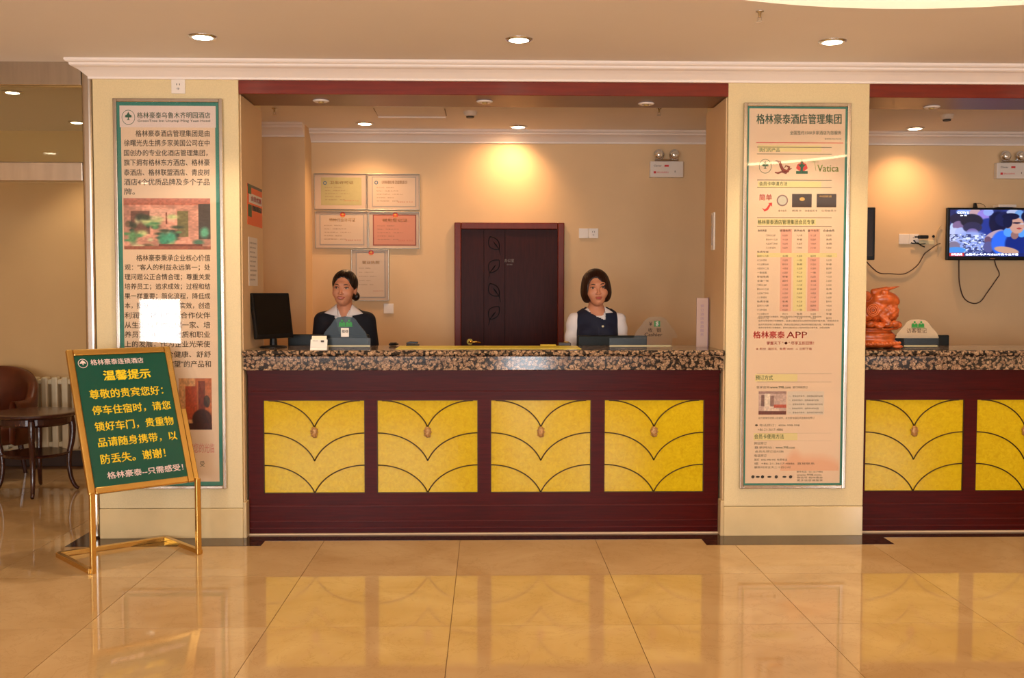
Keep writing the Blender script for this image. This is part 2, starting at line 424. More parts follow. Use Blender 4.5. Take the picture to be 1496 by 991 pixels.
# cornices
PROF = [(.115, 0), (.115, -.012), (.108, -.020), (.095, -.024), (.095, -.034), (.088, -.040), (.070, -.046), (.050, -.060), (.030, -.078), (.018, -.088), (.018, -.10), (0, -.10), (0, 0)]
def cornice(name, x0, x1, y, miter=None, label=None, mleft=0):
    mb = MB()
    pts = [(y-p, CE+q) for p, q in PROF]
    mb.prism(pts, x0, x1, 'x')
    if mleft:
        n_ = len(PROF); k0 = len(mb.v)-2*n_
        for i, (p, q) in enumerate(PROF): v = mb.v[k0+i]; mb.v[k0+i] = (x0-p*mleft, v[1], v[2])
    return struct(mb.build(name, white_m), label)
cornice('trim_2', PL0-.0, 7.3, FY, label='white cornice along the pillar fronts', mleft=1)
mb = MB(); pts = [(PL0-p, CE+q) for p, q in PROF]; mb.prism(pts, FY, 6.12, 'y')
for i, (p, q) in enumerate(PROF): v = mb.v[i]; mb.v[i] = (v[0], FY-p, v[2])
struct(mb.build('trim_3', white_m), 'white cornice return at the left pillar')
cornice('trim_4', -1.46, 7.3, BY, label='white cornice along the rear wall')
cornice('trim_5', -2.0, -1.46, 8.2, label='white cornice on the rear corner column')

# walls
struct(MB().box(-6.6, -1.9, BY+.08, BY+.2, 0, CE).build('wall_left_room', wall_l), 'tan wall of the lounge on the left')
struct(MB().box(-1.9, 7.4, BY, BY+.2, 0, CE).build('wall_back', wall_m), 'warm beige wall behind the reception')
struct(MB().box(-1.95, -1.46, 8.2, BY, 0, CE).build('wall_corner', wall_m), 'beige corner column behind the reception')
struct(MB().box(-2.1, -1.95, 6.6, BY+.08, 0, CE).build('wall_partition', wall_m), 'beige partition behind the left pillar')
struct(MB().box(-6.75, -6.6, -3.8, 8.7, 0, CE).build('wall_left', wall_m)); struct(MB().box(7.4, 7.55, -3.8, 8.7, 0, CE).build('wall_right', wall_m))
wf = MB(); xs = [-6.6]+[v for q in WIN for v in q[:2]]+[7.4]
for k in range(0, len(xs), 2): wf.box(xs[k], xs[k+1], -3.8, -3.6, 0, CE)
for a, b, z0_, z1_ in WIN:
    wf.box(a, b, -3.8, -3.6, z1_, CE)
    if z0_: wf.box(a, b, -3.8, -3.6, 0, z0_)
struct(wf.build('wall_front', wall_m))
for i, (a, b, z0_, z1_) in enumerate(WIN):
    mb = MB(); mb.box(a, a+.04, -3.66, -3.61, z0_, z1_).box(b-.04, b, -3.66, -3.61, z0_, z1_).box(a+.04, b-.04, -3.66, -3.61, z1_-.05, z1_).box(a+.04, b-.04, -3.66, -3.61, z0_, z0_+.05)
    if b-a > 1: mb.box((a+b)/2-.02, (a+b)/2+.02, -3.66, -3.61, z0_+.05, z1_-.05)
    struct(mb.build(f'window_{i+1}', steel_m), 'glazed street front bay with steel frame')

# pillars with plinths
def pillar(name, x0, x1, label):
    p = MB().box(x0, x1, FY, 6.6, .18, CE).build(name, pillar_m, bevel=.004); struct(p, label)
    MB().box(x0-.0, x1+.0, FY-.004, 6.6, 0, .178).build('plinth', plinth_m, p, bevel=.004)
    return p
pl = pillar('wall_pillar_left', PL0, PL1, 'cream stone-textured pillar at the left end of the reception')
pr = pillar('wall_pillar_middle', PR0, PR1, 'cream stone-textured pillar between the two counters')
pillar('wall_pillar_right', P30, P31, 'cream stone-textured pillar at the right end')
# smooth painted reveals on the inner faces
for x0, x1, p in ((PL1, PL1+.006, pl), (PR0-.006, PR0, pr)):
    MB().box(x0, x1, FY+.03, 6.6, .18, 2.62).build('reveal', wall_m, p)
for x0, x1, p in ((PL1, PL1+.02, pl), (PR0-.02, PR0, pr)):
    MB().box(x0, x1, FY+.0, 6.1, 0, .215).build('skirting', mat('skirting_stone', c(206, 178, 130), .3), p, bevel=.003)

# beams over the counters
for i, (x0, x1) in enumerate(((PL1, PR0), (PR1, P30))):
    b = MB().box(x0, x1, FY, FY+.03, 2.622, 2.70).build(f'trim_{6+i}', beam_m, bevel=.003)
    struct(b, 'dark red wooden beam over the '+('left' if i == 0 else 'right')+' counter')
    MB().box(x0, x1, FY+.03, 6.42, 2.626, CE).build('soffit', soffit_m, b)
    MB().box(x0, x1, FY+.0, FY+.03, 2.70, CE).build('head_board', white_m, b)

# ------------------------------------------------------------------ downlights
WARM = (1, .78, .54); WARM2 = (1, .56, .27)
bulb_m = mat('lit_lamp', c(255, 240, 210), emit=(1, .86, .62, 1), es=14)
def downlight(x, y, z_, label, power=38, lit=True, r=.058, spot=105, tilt=0, aim=(0, 0, 0), col=WARM, group=None):
    t = thing('downlight', (x, y, z_), label, 'ceiling light', group)
    MB().lathe([(r, z_-.0005), (r+.016, z_-.0005), (r+.016, z_-.004), (r+.004, z_-.010), (r-.004, z_-.010), (r-.008, z_-.004)], x, y, 28).build('trim_ring', chrome_m if lit else white_m, t, smooth=True)
    if lit:
        MB().lathe([(.001, z_-.014), (r*.5, z_-.0135), (r-.006, z_-.009), (r-.006, z_-.001), (.001, z_-.001)], x, y, 24).build('bulb', bulb_m, t, smooth=True)
        l = bpy.data.lights.new('downlight_beam', 'SPOT'); l.energy = power; l.color = col; l.spot_size = math.radians(spot); l.spot_blend = .55 if spot < 130 else 1; l.shadow_soft_size = .045
        o = bpy.data.objects.new('downlight_beam', l); COL.objects.link(o); o.parent = t; o.location = (0, 0, -.03); o.rotation_euler = aim
    else:
        MB().lathe([(.001, z_-.004), (r*.45, z_-.006), (r*.5, z_-.012), (r*.42, z_-.016), (.001, z_-.018)], x, y, 16).build('bulb', mat('unlit_lamp', c(196, 170, 110), .2, .3), t, smooth=True)
        MB().lathe([(.001, z_-.001), (r-.006, z_-.001), (r-.006, z_-.003), (.001, z_-.003)], x, y, 20).build('reflector', steel_m, t)
    return t
downlight(-1.489, 5.406, CE, 'lit downlight in the lobby ceiling in front of the left pillar', 48)
downlight(.164, 5.416, CE, 'lit downlight in the lobby ceiling in front of the middle of the counter', 48)
downlight(1.828, 5.412, CE, 'lit downlight in the lobby ceiling in front of the middle pillar', 48)
downlight(3.49, 5.41, CE, 'lit lobby downlight in front of the right counter, outside the picture', 48)
for x in (-4.2, -1.49):
    for y in (2.2, -.6): downlight(x, y, CE, 'lit lobby downlight behind the camera', 42, group='lobby downlights behind the camera')
for x, y in ((5.6, 2.2), (5.6, -.9), (1.8, -1.2)): downlight(x, y, CE, 'lit lobby downlight behind the camera', 42, group='lobby downlights behind the camera')
downlight(-.972, 8.122, CE, 'lit downlight close to the rear wall above the certificates', 38, spot=135, col=WARM2)
downlight(.246, 8.24, CE, 'lit tilted downlight close to the rear wall above the dark door', 36, col=WARM2, spot=135, aim=(math.radians(18), math.radians(14), 0))
downlight(3.463, 8.218, CE, 'lit downlight close to the rear wall left of the television', 38, spot=135, col=WARM2)
downlight(-3.23, 8.128, CE, 'bright downlight of the lounge beside the steel post', 26, r=.05)
downlight(-3.174, 6.926, CE, 'fainter downlight of the lounge seen through the glass transom', 16, r=.05)
for x, y, lb in ((-1.011, 6.242, 'left'), (-.019, 6.234, 'middle'), (.972, 6.271, 'right')):
    downlight(x, y, 2.626, f'unlit {lb} one of three white-rimmed downlights in the beam over the left counter', lit=False, r=.034)
downlight(2.77, 6.332, 2.626, 'unlit white-rimmed downlight in the beam over the right counter', lit=False, r=.034)

# sprinklers, detectors, hatch
def sprinkler(x, y, label):
    t = thing('sprinkler', (x, y, CE), label, 'sprinkler')
    MB().lathe([(.02, CE), (.02, CE-.004), (.008, CE-.008), (.007, CE-.03), (.004, CE-.032)], x, y, 14).build('stem', chrome_m, t, smooth=True)
    MB().box(x-.010, x-.007, y-.003, y+.003, CE-.048, CE-.028).box(x+.007, x+.010, y-.003, y+.003, CE-.048, CE-.028).build('frame', chrome_m, t)
    MB().lathe([(.001, CE-.048), (.016, CE-.048), (.016, CE-.051), (.001, CE-.051)], x, y, 12).build('deflector', chrome_m, t)
sprinkler(1.289, 4.85, 'small sprinkler head beside the round ceiling recess')
sprinkler(-1.549, 7.48, 'small sprinkler head behind the left end of the beam')
sprinkler(1.241, 7.40, 'small sprinkler head behind the right end of the left beam')
def detector(x, y, label):
    t = thing('smoke_detector', (x, y, CE), label, 'smoke detector')
    MB().lathe([(.001, CE), (.05, CE), (.05, CE-.012), (.042, CE-.03), (.036, CE-.034), (.001, CE-.036)], x, y, 24).build('housing', white_pl, t, smooth=False)
    MB().lathe([(.001, CE-.036), (.03, CE-.036), (.028, CE-.046), (.001, CE-.048)], x, y, 18).build('sensor', mat('dark_grey_plastic', c(50, 44, 40), .5), t)
detector(-.13, 7.58, 'white smoke detector on the ceiling above the left counter')
detector(3.446, 7.61, 'white smoke detector on the ceiling above the right counter')
t = thing('ceiling_hatch', (-.57, 7.46, CE), 'white square access hatch slightly ajar in the ceiling behind the left beam', 'hatch')
MB().box(-.83, -.825, 7.46, 7.74, CE-.006, CE).box(-.315, -.31, 7.46, 7.74, CE-.006, CE).build('frame', mat('grey_hatch_frame', c(150, 130, 110), .7), t)  # plain grey side bars of the hatch
MB().prism([(7.40, CE-.003), (7.72, CE-.016), (7.72, CE-.002), (7.40, CE+.003)], -.823, -.317, 'x').build('lid', ceil_m, t)
MB().box(-.823, -.317, 7.715, 7.735, CE-.026, CE).build('lid_edge', white_m, t)

# ------------------------------------------------------------------ steel and glass partition on the left
t = thing('glass_partition', (-3.6, FY, 0), 'steel-framed partition with glass transom left of the left pillar', 'partition')
MB().box(-2.362, -2.302, FY-.01, 6.12, 0, CE-.02).build('post', steel_m, t, bevel=.018, seg=3)
MB().box(-6.5, -2.364, FY, 6.1, 2.665, CE).build('header', steel_m, t, bevel=.004)
MB().box(-6.5, -2.364, FY, 6.1, 2.109, 2.222).build('rail', steel_m, t, bevel=.006)
MB().box(-6.5, -2.364, FY+.035, FY+.045, 2.224, 2.663).build('pane', glass_win, t)

# ------------------------------------------------------------------ door in the rear wall
d = thing('door_1', (.18, BY, 0), 'dark wooden door with leaf carvings in the rear wall', 'door'); d['kind'] = 'structure'
MB().box(-.277, -.222, BY-.035, BY, 0, 2.043).box(.583, .637, BY-.035, BY, 0, 2.043).box(-.222, .583, BY-.035, BY, 1.988, 2.043).build('frame', doorfr_m, d, bevel=.006)
lf = MB().box(-.222, -.034, BY-.014, BY, 0, 1.988).box(-.031, .142, BY-.014, BY, 0, 1.988).box(.145, .583, BY-.014, BY, 0, 1.988).build('leaf', door_m, d, bevel=.001)
mb = MB().box(-.034, -.031, BY-.0141, BY-.006, 0, 1.988).box(.142, .145, BY-.0141, BY-.006, 0, 1.988)
mb.build('groove', carve_m, d)
def leafcurve(cx, cz, s, flip):
    pts1 = []; pts2 = []; ax = Vector((.078*flip, -.105))*s; st = Vector((cx, cz))-ax*.5; pe = Vector((ax.y, -ax.x)).normalized()
    for k in range(13):
        u = k/12; b = math.sin(PI*u)**.8*.05*s
        q = st+ax*u
        pts1.append((q+pe*b)); pts2.append((q-pe*b*.7))
    return pts1, pts2, st, ax
for k in range(4):
    zc = 1.875-.195*k; fl_ = 1 if k % 2 == 0 else -1
    p1, p2, st, ax = leafcurve(.055, zc, 1.0, fl_)
    mb = MB()
    for pts in (p1, p2): mb.tube([(q.x, BY-.0145, q.y) for q in pts], .0036, 5)
    e = st+ax
    mb.tube([(q.x, BY-.0145, q.y) for q in (st+ax*.35, st+ax*.6, st+ax*.8, e, e+Vector((.012*fl_, -.05)))], [.001, .006, .003, .0035, .002], 5)
    mb.build('leaf_carving', carve_m, d)
mb = MB(); write(mb, '办公室', (.139, BY-.0165, 1.715), (.219, BY-.0165, 1.715), (0, 0, .028)); write(mb, '闲人免进', (.160, BY-.0165, 1.690), (.205, BY-.0165, 1.690), (0, 0, .012))
mb.build('door_sign_letters', mat('grey_letters', c(128, 112, 100), .5), d)
h = MB().lathe([(.001, BY-.022), (.026, BY-.022), (.026, BY-.014), (.001, BY-.014)], -.15, 0, 20, 'y', 1.05).build('handle_rose', mat('brass', c(226, 180, 80), .15, 1), d)
MB().tube([(-.15, BY-.02, 1.05), (-.15, BY-.055, 1.05), (-.145, BY-.06, 1.05), (-.10, BY-.06, 1.052), (-.055, BY-.058, 1.046)], [.009, .009, .010, .008, .006], 10).build('handle', MATS['brass'], d, smooth=True)

# ------------------------------------------------------------------ reception counters
CF = 6.09
def counter(x0, x1, centers, label, grp):
    t = thing('reception_counter', ((x0+x1)/2, CF, 0), label, 'counter', grp)
    hw, z0, z1 = .3035, .253, .817
    top = MB(); pr_ = [(6.02, 1.086)]
    for k in range(7):
        a = -PI/2+PI*k/6; pr_.append((6.022-.016*math.cos(a), 1.103+.017*math.sin(a)))
    pr_ += [(6.02, 1.12), (6.58, 1.12), (6.58, 1.086)]
    top.prism(pr_, x0, x1, 'x').build('granite_top', granite_m, t)
    MB().box(x0, x1-.0, 6.03, 6.07, 1.001, 1.0855).build('granite_apron', granite_m, t, bevel=.003)
    MB().box(x0+.01, x1-.01, 6.07, 6.52, .98, 1.0855).build('carcass_top', wood_m, t)
    fr = MB(); fr.box(x0+.012, x1-.012, CF, CF+.03, z1, .9995); fr.box(x0+.012, x1-.012, CF, CF+.03, .012, z0)
    es = [x0+.012]+[v for cc in centers for v in (cc-hw, cc+hw)]+[x1-.012]
    for k in range(0, len(es), 2): fr.box(es[k], es[k+1], CF, CF+.03, z0, z1)
    fr.build('wood_frame', wood_m, t)
    mb = MB()
    for zz in (.175, .082, .04): mb.box(x0+.012, x1-.012, CF-.005, CF, zz, zz+.006)
    mb.box(x0+.012, x1-.012, CF-.003, CF, .87, .873)
    mb.build('moulding', mat('moulding_edge_wood', c(88, 22, 16), .3, spec=.2), t, bevel=.002)
    MB().box(x0+.012, x1-.012, CF-.006, CF+.02, 0.0015, .010).build('sealant_bead', sealant, t)
    MB().box(x0+.012, x1-.012, 6.48, 6.5, 0.0, .98).build('back_board', wood_m, t)
    MB().box(x0+.03, x1-.03, 6.5, 6.86, .72, .745).box(x0+.03, x0+.05, 6.5, 6.84, 0.0, .72).box(x1-.05, x1-.03, 6.5, 6.84, 0.0, .72).build('inner_desk', wood_m, t)
    for cc in centers:
        p = MB().box(cc-hw, cc+hw, CF+.012, CF+.03, z0, z1).build('onyx_panel', onyx_m, t)
        yb = CF+.010
        rim = MB(); rr = .004
        rim.box(cc-hw, cc+hw, CF+.004, CF+.0125, z1-rr, z1).box(cc-hw, cc+hw, CF+.004, CF+.0125, z0, z0+rr).box(cc-hw, cc-hw+rr, CF+.004, CF+.0125, z0, z1).box(cc+hw-rr, cc+hw, CF+.004, CF+.0125, z0, z1)
        rim.build('panel_rim', mat('dark_bronze', c(64, 40, 14), .4, .6), p)
        for zt, zb in ((z1-.004, .652), (.617, .448), (.422, z0)):
            for s in (-1, 1):
                pts = []
                xe = hw if zt < .8 else hw-.03
                for k in range(15):
                    u = k/14; a = u*PI*.40
                    xx = s*(xe-(xe)*math.sin(a)/math.sin(PI*.40)); zz = zt-(zt-zb)*(1-math.cos(a))/(1-math.cos(PI*.40))
                    pts.append((cc+xx, yb, zz))
                MB().tube(pts, .0038, 6).build('metal_arc', MATS['dark_bronze'], p, smooth=True)
        cone = MB().ball((cc, CF+.004, .622), (.020, .012, .034), 14, 10)
        for k in range(26):
            v = -.8+1.6*(k/25); a = k*2.4; rr_ = math.sqrt(max(0, 1-v*v))
            if math.sin(a) < .25: cone.ball((cc+.021*rr_*math.cos(a), CF+.004+.013*rr_*math.sin(a), .622+.034*v), (.005, .004, .006), 6, 4)
        cone.build('cone_ornament', mat('antique_brass', c(176, 132, 78), .4, .5), p)
    return t
counter(PL1+.008, PR0-.008, (-1.0425, -.3625, .321, 1.0075), 'dark wood reception counter with four yellow panels between the pillars', 'reception counters')
counter(PR1+.003, P30-.008, (2.600, 3.284, 3.968, 4.652), 'dark wood reception counter with yellow onyx panels right of the middle pillar', 'reception counters')

# ------------------------------------------------------------------ pillar notice boards
YP = FY-.022      # front plane of the printed sheets
def poster_case(x0, x1, z0, z1, label, band):
    t = thing('notice_case', ((x0+x1)/2, FY, z0), label, 'notice board')
    f_ = .022
    MB().box(x0, x0+f_, FY-.03, FY, z0, z1).box(x1-f_, x1, FY-.03, FY, z0, z1).box(x0+f_, x1-f_, FY-.03, FY, z0, z0+f_).box(x0+f_, x1-f_, FY-.03, FY, z1-f_, z1).build('steel_frame', steel_m, t, bevel=.004)
    MB().box(x0+f_, x1-f_, FY-.018, FY, z0+f_, z1-f_).build('border_print', teal_m, t)
    MB().box(x0+f_+band, x1-f_-band, FY-.0195, FY-.0181, z0+f_+band, z1-f_-band).build('paper', poster_paper, t)
    MB().box(x0+f_, x1-f_, FY-.028, FY-.0255, z0+f_, z1-f_).build('cover_glass', glass_fr, t)
    return t
t = poster_case(-2.175, -1.543, .300, 2.588, 'tall framed hotel introduction poster in Chinese on the left pillar', .022)
YT = FY-.0202
mb = MB(); rect_px(mb, 175, 315, 155, 186, YT+.0002, .0003); mb.build('header_band', mat('pale_lilac_paper', c(240, 214, 204), .6), t)
mb = MB(); line_px(mb, '格林豪泰乌鲁木齐明园酒店', 200, 307, 168.5, 9, YT, .012); mb.build('title_lettering', dkgreen_txt, t)
mb = MB(); line_px(mb, 'GreenTree Inn Urumqi Ming Yuan Hotel', 201, 307, 177, 4.6, YT, .01); mb.build('subtitle_lettering', dkgreen_txt, t)
def tree_logo(mb, px, py, r, Y, ring=True):
    cc = at(px, py, Y); s = r*Y/FPX
    if ring:
        mb.add([(cc.x+s*q*math.cos(2*PI*k/28), Y, cc.z+s*q*math.sin(2*PI*k/28)*1.12) for q in (1, .93) for k in range(28)], [(k, (k+1) % 28, 28+(k+1) % 28, 28+k) for k in range(28)])
    P = [(-.62, .05), (-.45, .1), (-.5, .3), (-.22, .42), (0, .85), (.22, .42), (.5, .3), (.45, .1), (.62, .05), (.3, -.02), (.08, .0), (.08, -.28), (.3, -.38), (-.3, -.38), (-.08, -.28), (-.08, 0), (-.3, -.02)]
    mb.add([(cc.x+s*a, Y, cc.z+s*b) for a, b in P], [tuple(range(len(P)))])
mb = MB(); tree_logo(mb, 187.5, 171.5, 9.5, YT); mb.build('tree_emblem', dkgreen_txt, t)
LP = [('格林豪泰酒店管理集团是由', 198, 306, 195), ('徐曙光先生携多家美国公司在中', 181, 306, 209), ('国创办的专业化酒店管理集团，', 181, 303, 223.5), ('旗下拥有格林东方酒店、格林豪', 181, 306, 237.5),
      ('泰酒店、格林联盟酒店、青皮树', 181, 306, 252), ('酒店4个优质品牌及多个子品', 181, 306, 266), ('牌。', 181, 197, 280),
      ('格林豪泰秉承企业核心价值', 199, 307, 377), ('观："客人的利益永远第一；处', 182, 307, 391), ('理问题公正合情合理；尊重关爱', 182, 307, 405), ('培养员工；追求成效；过程和结', 182, 307, 419),
      ('果一样重要；简化流程，降低成', 182, 307, 433), ('本，提高效率；追求实效，创造', 182, 307, 447), ('利润"，携手加盟合作伙伴', 182, 307, 461), ('从生活到工作如同一家、培', 182, 307, 475),
      ('养员工的能力、素质和职业', 182, 307, 489), ('上的发展，作为企业光荣使', 182, 307, 503), ('命，安全健康、舒舒', 210, 308, 518), ('心愿"望"的产品和', 230, 308, 532)]
mb = MB()
for s_, a, b, y in LP: line_px(mb, s_, a, b, y, 9.6, YT, .01)
line_px(mb, '受', 292, 299, 678, 8, YT)
mb.build('body_lettering', grey_txt, t)
mb = MB(); line_px(mb, '欢迎您的光临', 268, 313, 655, 14, YT); mb.build('red_lettering', mat('faint_red_ink', c(226, 130, 120), .6), t)
def photo1(U, V):
    im = np.ones(U.shape+(3,))*np.array([214, 150, 130])/255.
    im *= (.85+.3*noise2(U, V, 7, 1))[..., None]
    bx2(im, U, V, 0, 1, .86, 1, (190, 110, 90)); bx2(im, U, V, .08, .3, .3, .75, (120, 80, 70)); bx2(im, U, V, .62, .74, .25, .75, (120, 110, 70)); bx2(im, U, V, .86, 1, .2, .9, (70, 60, 56))
    bx2(im, U, V, .3, .6, .55, .8, (226, 170, 150)); bx2(im, U, V, .48, .5, .5, .72, (120, 50, 40))
    for k in range(46):      # mottled plants, chairs and highlights
        rs_ = np.random.RandomState(k); cx_, cy_ = rs_.rand()*.62+.02, rs_.rand()**1.3*.6+.06
        cl = [(60, 74, 58), (40, 56, 50), (196, 200, 140), (86, 146, 96), (120, 90, 70), (206, 190, 150)][k % 6]
        blob(im, U, V, cx_, cy_, .02+.05*rs_.rand(), .02+.05*rs_.rand(), cl, .9)
    for cx_, cy_, rx_, ry_, cl in ((.46, .2, .06, .12, (50, 150, 116)), (.54, .24, .06, .10, (60, 160, 130)), (.93, .33, .05, .10, (90, 170, 136)), (.1, .24, .05, .12, (96, 150, 100)), (.86, .14, .06, .05, (66, 120, 100))): blob(im, U, V, cx_, cy_, rx_, ry_, cl, .8)
    bx2(im, U, V, 0, 1, 0, .06, (160, 90, 70)); bx2(im, U, V, .4, .9, .06, .10, (120, 60, 50))
    return im*(.9+.25*noise2(U, V, 40, 3))[..., None]
def photo2(U, V):
    im = np.ones(U.shape+(3,))*np.array([190, 96, 50])/255.
    bx2(im, U, V, 0, .5, .1, 1, (214, 150, 96)); bx2(im, U, V, .2, .55, .2, .85, (180, 70, 30)); bx2(im, U, V, .6, .8, .2, .95, (120, 40, 16)); blob(im, U, V, .7, .2, .3, .2, (60, 18, 12)); blob(im, U, V, .85, .55, .1, .12, (50, 20, 20)); bx2(im, U, V, .3, 1, 0, .12, (70, 22, 14))
    return im*(.85+.3*noise2(U, V, 30, 5))[..., None]
def px_pic(name, x0, x1, y0, y1, Y, fn, nx, nz, mt, par):
    a = at(x0, y1, Y); b = at(x1, y0, Y); return picture(name, a.x, b.x, a.z, b.z, Y, fn, nx, nz, mt, par)
px_pic('lobby_photo', 181.5, 307, 290, 364.5, YT, photo1, 120, 72, print_attr, t)
px_pic('room_photo', 262, 309, 553, 628, YT, photo2, 44, 70, print_attr, t)

t = poster_case(1.508, 2.145, .290, 2.583, 'tall framed hotel group membership poster with a price table on the middle pillar', .011)
mb = MB(); line_px(mb, '格林豪泰酒店管理集团', 1105, 1229, 174, 14.5, YT, .018)
for s_, a, b, y, hh in (('我们的产品', 1109, 1139, 219, 6), ('会员卡申请方法', 1109, 1150, 268.5, 6), ('格林豪泰酒店管理集团会员专享', 1107, 1190, 324.5, 6.5), ('预订方式', 1104, 1129, 552, 7), ('会员卡使用方法', 1102, 1145, 638, 7)): line_px(mb, s_, a, b, y, hh, YT, .01)
for a, y in ((1154, 193),): line_px(mb, '全国签约1500多家酒店为您服务', 1154, 1229, 194, 5.5, YT, .008)
line_px(mb, 'www.998.com', 1125, 1155, 566, 3.6, YT, .01); line_px(mb, 'www.998.com', 1133, 1161, 654, 3.4, YT, .01)
mb.build('green_lettering', dkgreen_txt, t)
mb = MB()
for y in (209.5, 262.5, 317): rect_px(mb, 1107, 1192 if y > 300 else 1200, y+3, y+12, YT+.0003, .0002)
rect_px(mb, 1103, 1165, 547, 557.5, YT+.0003, .0002); rect_px(mb, 1101, 1165, 633, 643.5, YT+.0003, .0002); rect_px(mb, 1106, 1223, 370, 376, YT+.0003, .0002); rect_px(mb, 1158, 1178, 376, 455, YT+.0003, .0002)
mb.build('heading_band', cream_band, t)
mb = MB(); rect_px(mb, 1139, 1157, 335, 455, YT+.0004, .0001); rect_px(mb, 1179, 1198, 335, 455, YT+.0004, .0001); mb.build('table_column_tint', pink_txt, t)
mb = MB(); line_px(mb, '格林豪泰', 1100, 1146, 489.5, 10.5, YT, .03); line_px(mb, 'APP', 1149, 1179, 489.5, 9.5, YT, .01)
line_px(mb, '简单', 1109, 1127.5, 288.5, 9, YT, .02)
line_px(mb, '掌握天下 " ● " 尽享五折回馈！', 1120, 1189, 501.5, 4.8, YT, .015)
line_px(mb, '★ 积分  送好礼  免费 WIFI  → 立即下载', 1104, 1186, 510, 3.5, YT, .01)
a = at(1113, 304, YT); k = YT/FPX
mb.add([(a.x+x*k, YT, a.z-y*k) for x, y in ((0, 0), (4, 2), (7, 0), (11, -6), (9, -7), (15, -8), (15, -2), (13, -4), (9, 3), (4, 5))], [tuple(range(10))])
rect_px(mb, 1105, 1232, 208.5, 209, YT)
mb.build('red_lettering', red_txt, t)
mb = MB()
rows = [338+6.05*i for i in range(22)]
cols = (1147, 1168, 1188, 1211)
words = ['门市价', '积分卡', '九五折', '八八折', '免费', '延时', '十二点', '十三点', '十四点', '一张', '早餐', '全国']
line_px(mb, '会员类型', 1107, 1120, 337, 3.2, YT, .01)
for j, (cx_, nm) in enumerate(zip(cols, ('普通会员', '贵宾会员', '金卡会员', '白金会员'))): line_px(mb, nm, cx_-8, cx_+8, 337, 3.2, YT, .01)
for i, y in enumerate(rows[1:]):
    x0 = 1119 if 0 < i+1 < 5 else 1106; wd = 17 if i % 3 else 14
    line_px(mb, words[i % 12]+words[(i*5+2) % 12], x0, x0+wd, y, 3, YT)
    for j, cx_ in enumerate(cols):
        if i+1 in (5,): continue
        s_ = words[(i*7+j*3) % 12] if (i+j) % 3 else '九五折'
        line_px(mb, s_, cx_-4, cx_+4, y, 2.8, YT)
for y, x1_ in ((463, 1200), (469, 1225), (474.5, 1218), (479, 1212)): line_px(mb, '会员可享受预订优惠服务，具体以酒店前台公布的时间和价格为准。详情请咨询', 1108, x1_, y, 2.6, YT)
for s_, a_, b_, y, hh in (('登录官网', 1105, 1124, 566, 3.4), ('进行网络预订', 1158, 1180, 566, 3.4), ('会员登录后选择入住城市，点击查询酒店并选择房型预订', 1108, 1190, 611, 3.2), ('● 电话预订：4006-998-998', 1103, 1168, 621.5, 3.6), ('+86-21-3617-4886', 1107, 1144, 628, 3.4),
                          ('网站预订', 1102, 1120, 648, 4), ('登录网站：', 1102, 1130, 654, 3.2), ('会员先预订后付款', 1103, 1145, 660, 3.2), ('电话预订', 1102, 1120, 666, 4), ('拨打  4006-998-998  免费电话', 1102, 1150, 672, 3.3), ('或  +86-21-3617-4886  直接联系', 1102, 1190, 677.5, 3.3), ('服务时间全天二十四小时', 1102, 1155, 683, 3.2),
                          ('联系电话：021-36174886', 1164, 1202, 689.5, 2.8), ('www.998.com', 1164, 1200, 694, 2.8), ('微信号 格林豪泰', 1164, 1202, 698, 2.8), ('更多信息请登录', 1164, 1202, 702, 2.8), ('服务热线 4006-998-998', 1205, 1229, 203, 2.5), ('金卡会员', 1137, 1149, 308, 3), ('贵宾卡', 1157, 1171, 308, 3), ('白金会员卡', 1176, 1194, 308, 3), ('公司会员卡', 1200, 1222, 308, 3)):
    line_px(mb, s_, a_, b_, y, hh, YT)
for y in (215, 225, 263, 274, 318, 331, 546, 558, 633, 644): rect_px(mb, 1106, 1215, y, y+.35, YT)
for i, y in enumerate((573, 579, 585, 591, 597, 603)):
    if i > 0: line_px(mb, '一、登录会员账号，选择酒店城市房型', 1152, 1202 if i % 2 else 1196, y, 2.6, YT)
mb.build('grey_lettering', grey_txt, t)
mb = MB(); tree_logo(mb, 1118, 243, 9.3, YT); mb.build('tree_emblem', dkgreen_txt, t)
# dragon-like swirl, lotus tree and palm emblems
mb = MB(); P = [(1133, 235), (1139, 237), (1141, 243), (1144, 249), (1151, 250), (1153, 244), (1148, 242), (1146, 246)]; mb.tube([tuple(at(x, y, YT)) for x, y in P], [.004, .009, .008, .010, .009, .006, .004, .002], 6)
mb.tube([tuple(at(x, y, YT)) for x, y in ((1132, 252), (1137, 253), (1142, 251), (1148, 253), (1154, 247), (1157, 246))], [.003, .006, .005, .006, .004, .001], 6)
mb.build('swirl_emblem', mat('brown_red_ink', c(140, 60, 46), .6), t)
for nm, pts, m_ in (('pink_emblem', [(1163, 246), (1165, 240), (1169, 238), (1171, 234), (1174, 238), (1178, 240), (1180, 246), (1175, 250), (1168, 250)], red_txt), ('green_emblem', [(1163, 250), (1169, 250), (1170, 245), (1166, 241), (1170, 240), (1171, 232), (1172, 232), (1173, 240), (1177, 241), (1173, 245), (1173, 250), (1180, 250), (1180, 254), (1163, 254)], dkgreen_txt)):
    mb = MB(); Yq = YT+(.0003 if nm[0] == 'p' else 0)
    mb.add([tuple(at(x, y, Yq)) for x, y in pts], [tuple(range(len(pts)))[::-1]]); mb.build(nm, m_, t)
mb = MB(); line_px(mb, 'Vatica', 1194, 1225, 246, 10, YT, .02)
for a in range(6):
    an = a*PI/5+.1; q = at(1190, 237, YT); mb.bar(q, (q.x+.026*math.cos(an), YT, q.z+.020*math.sin(an)), .006, .0005)
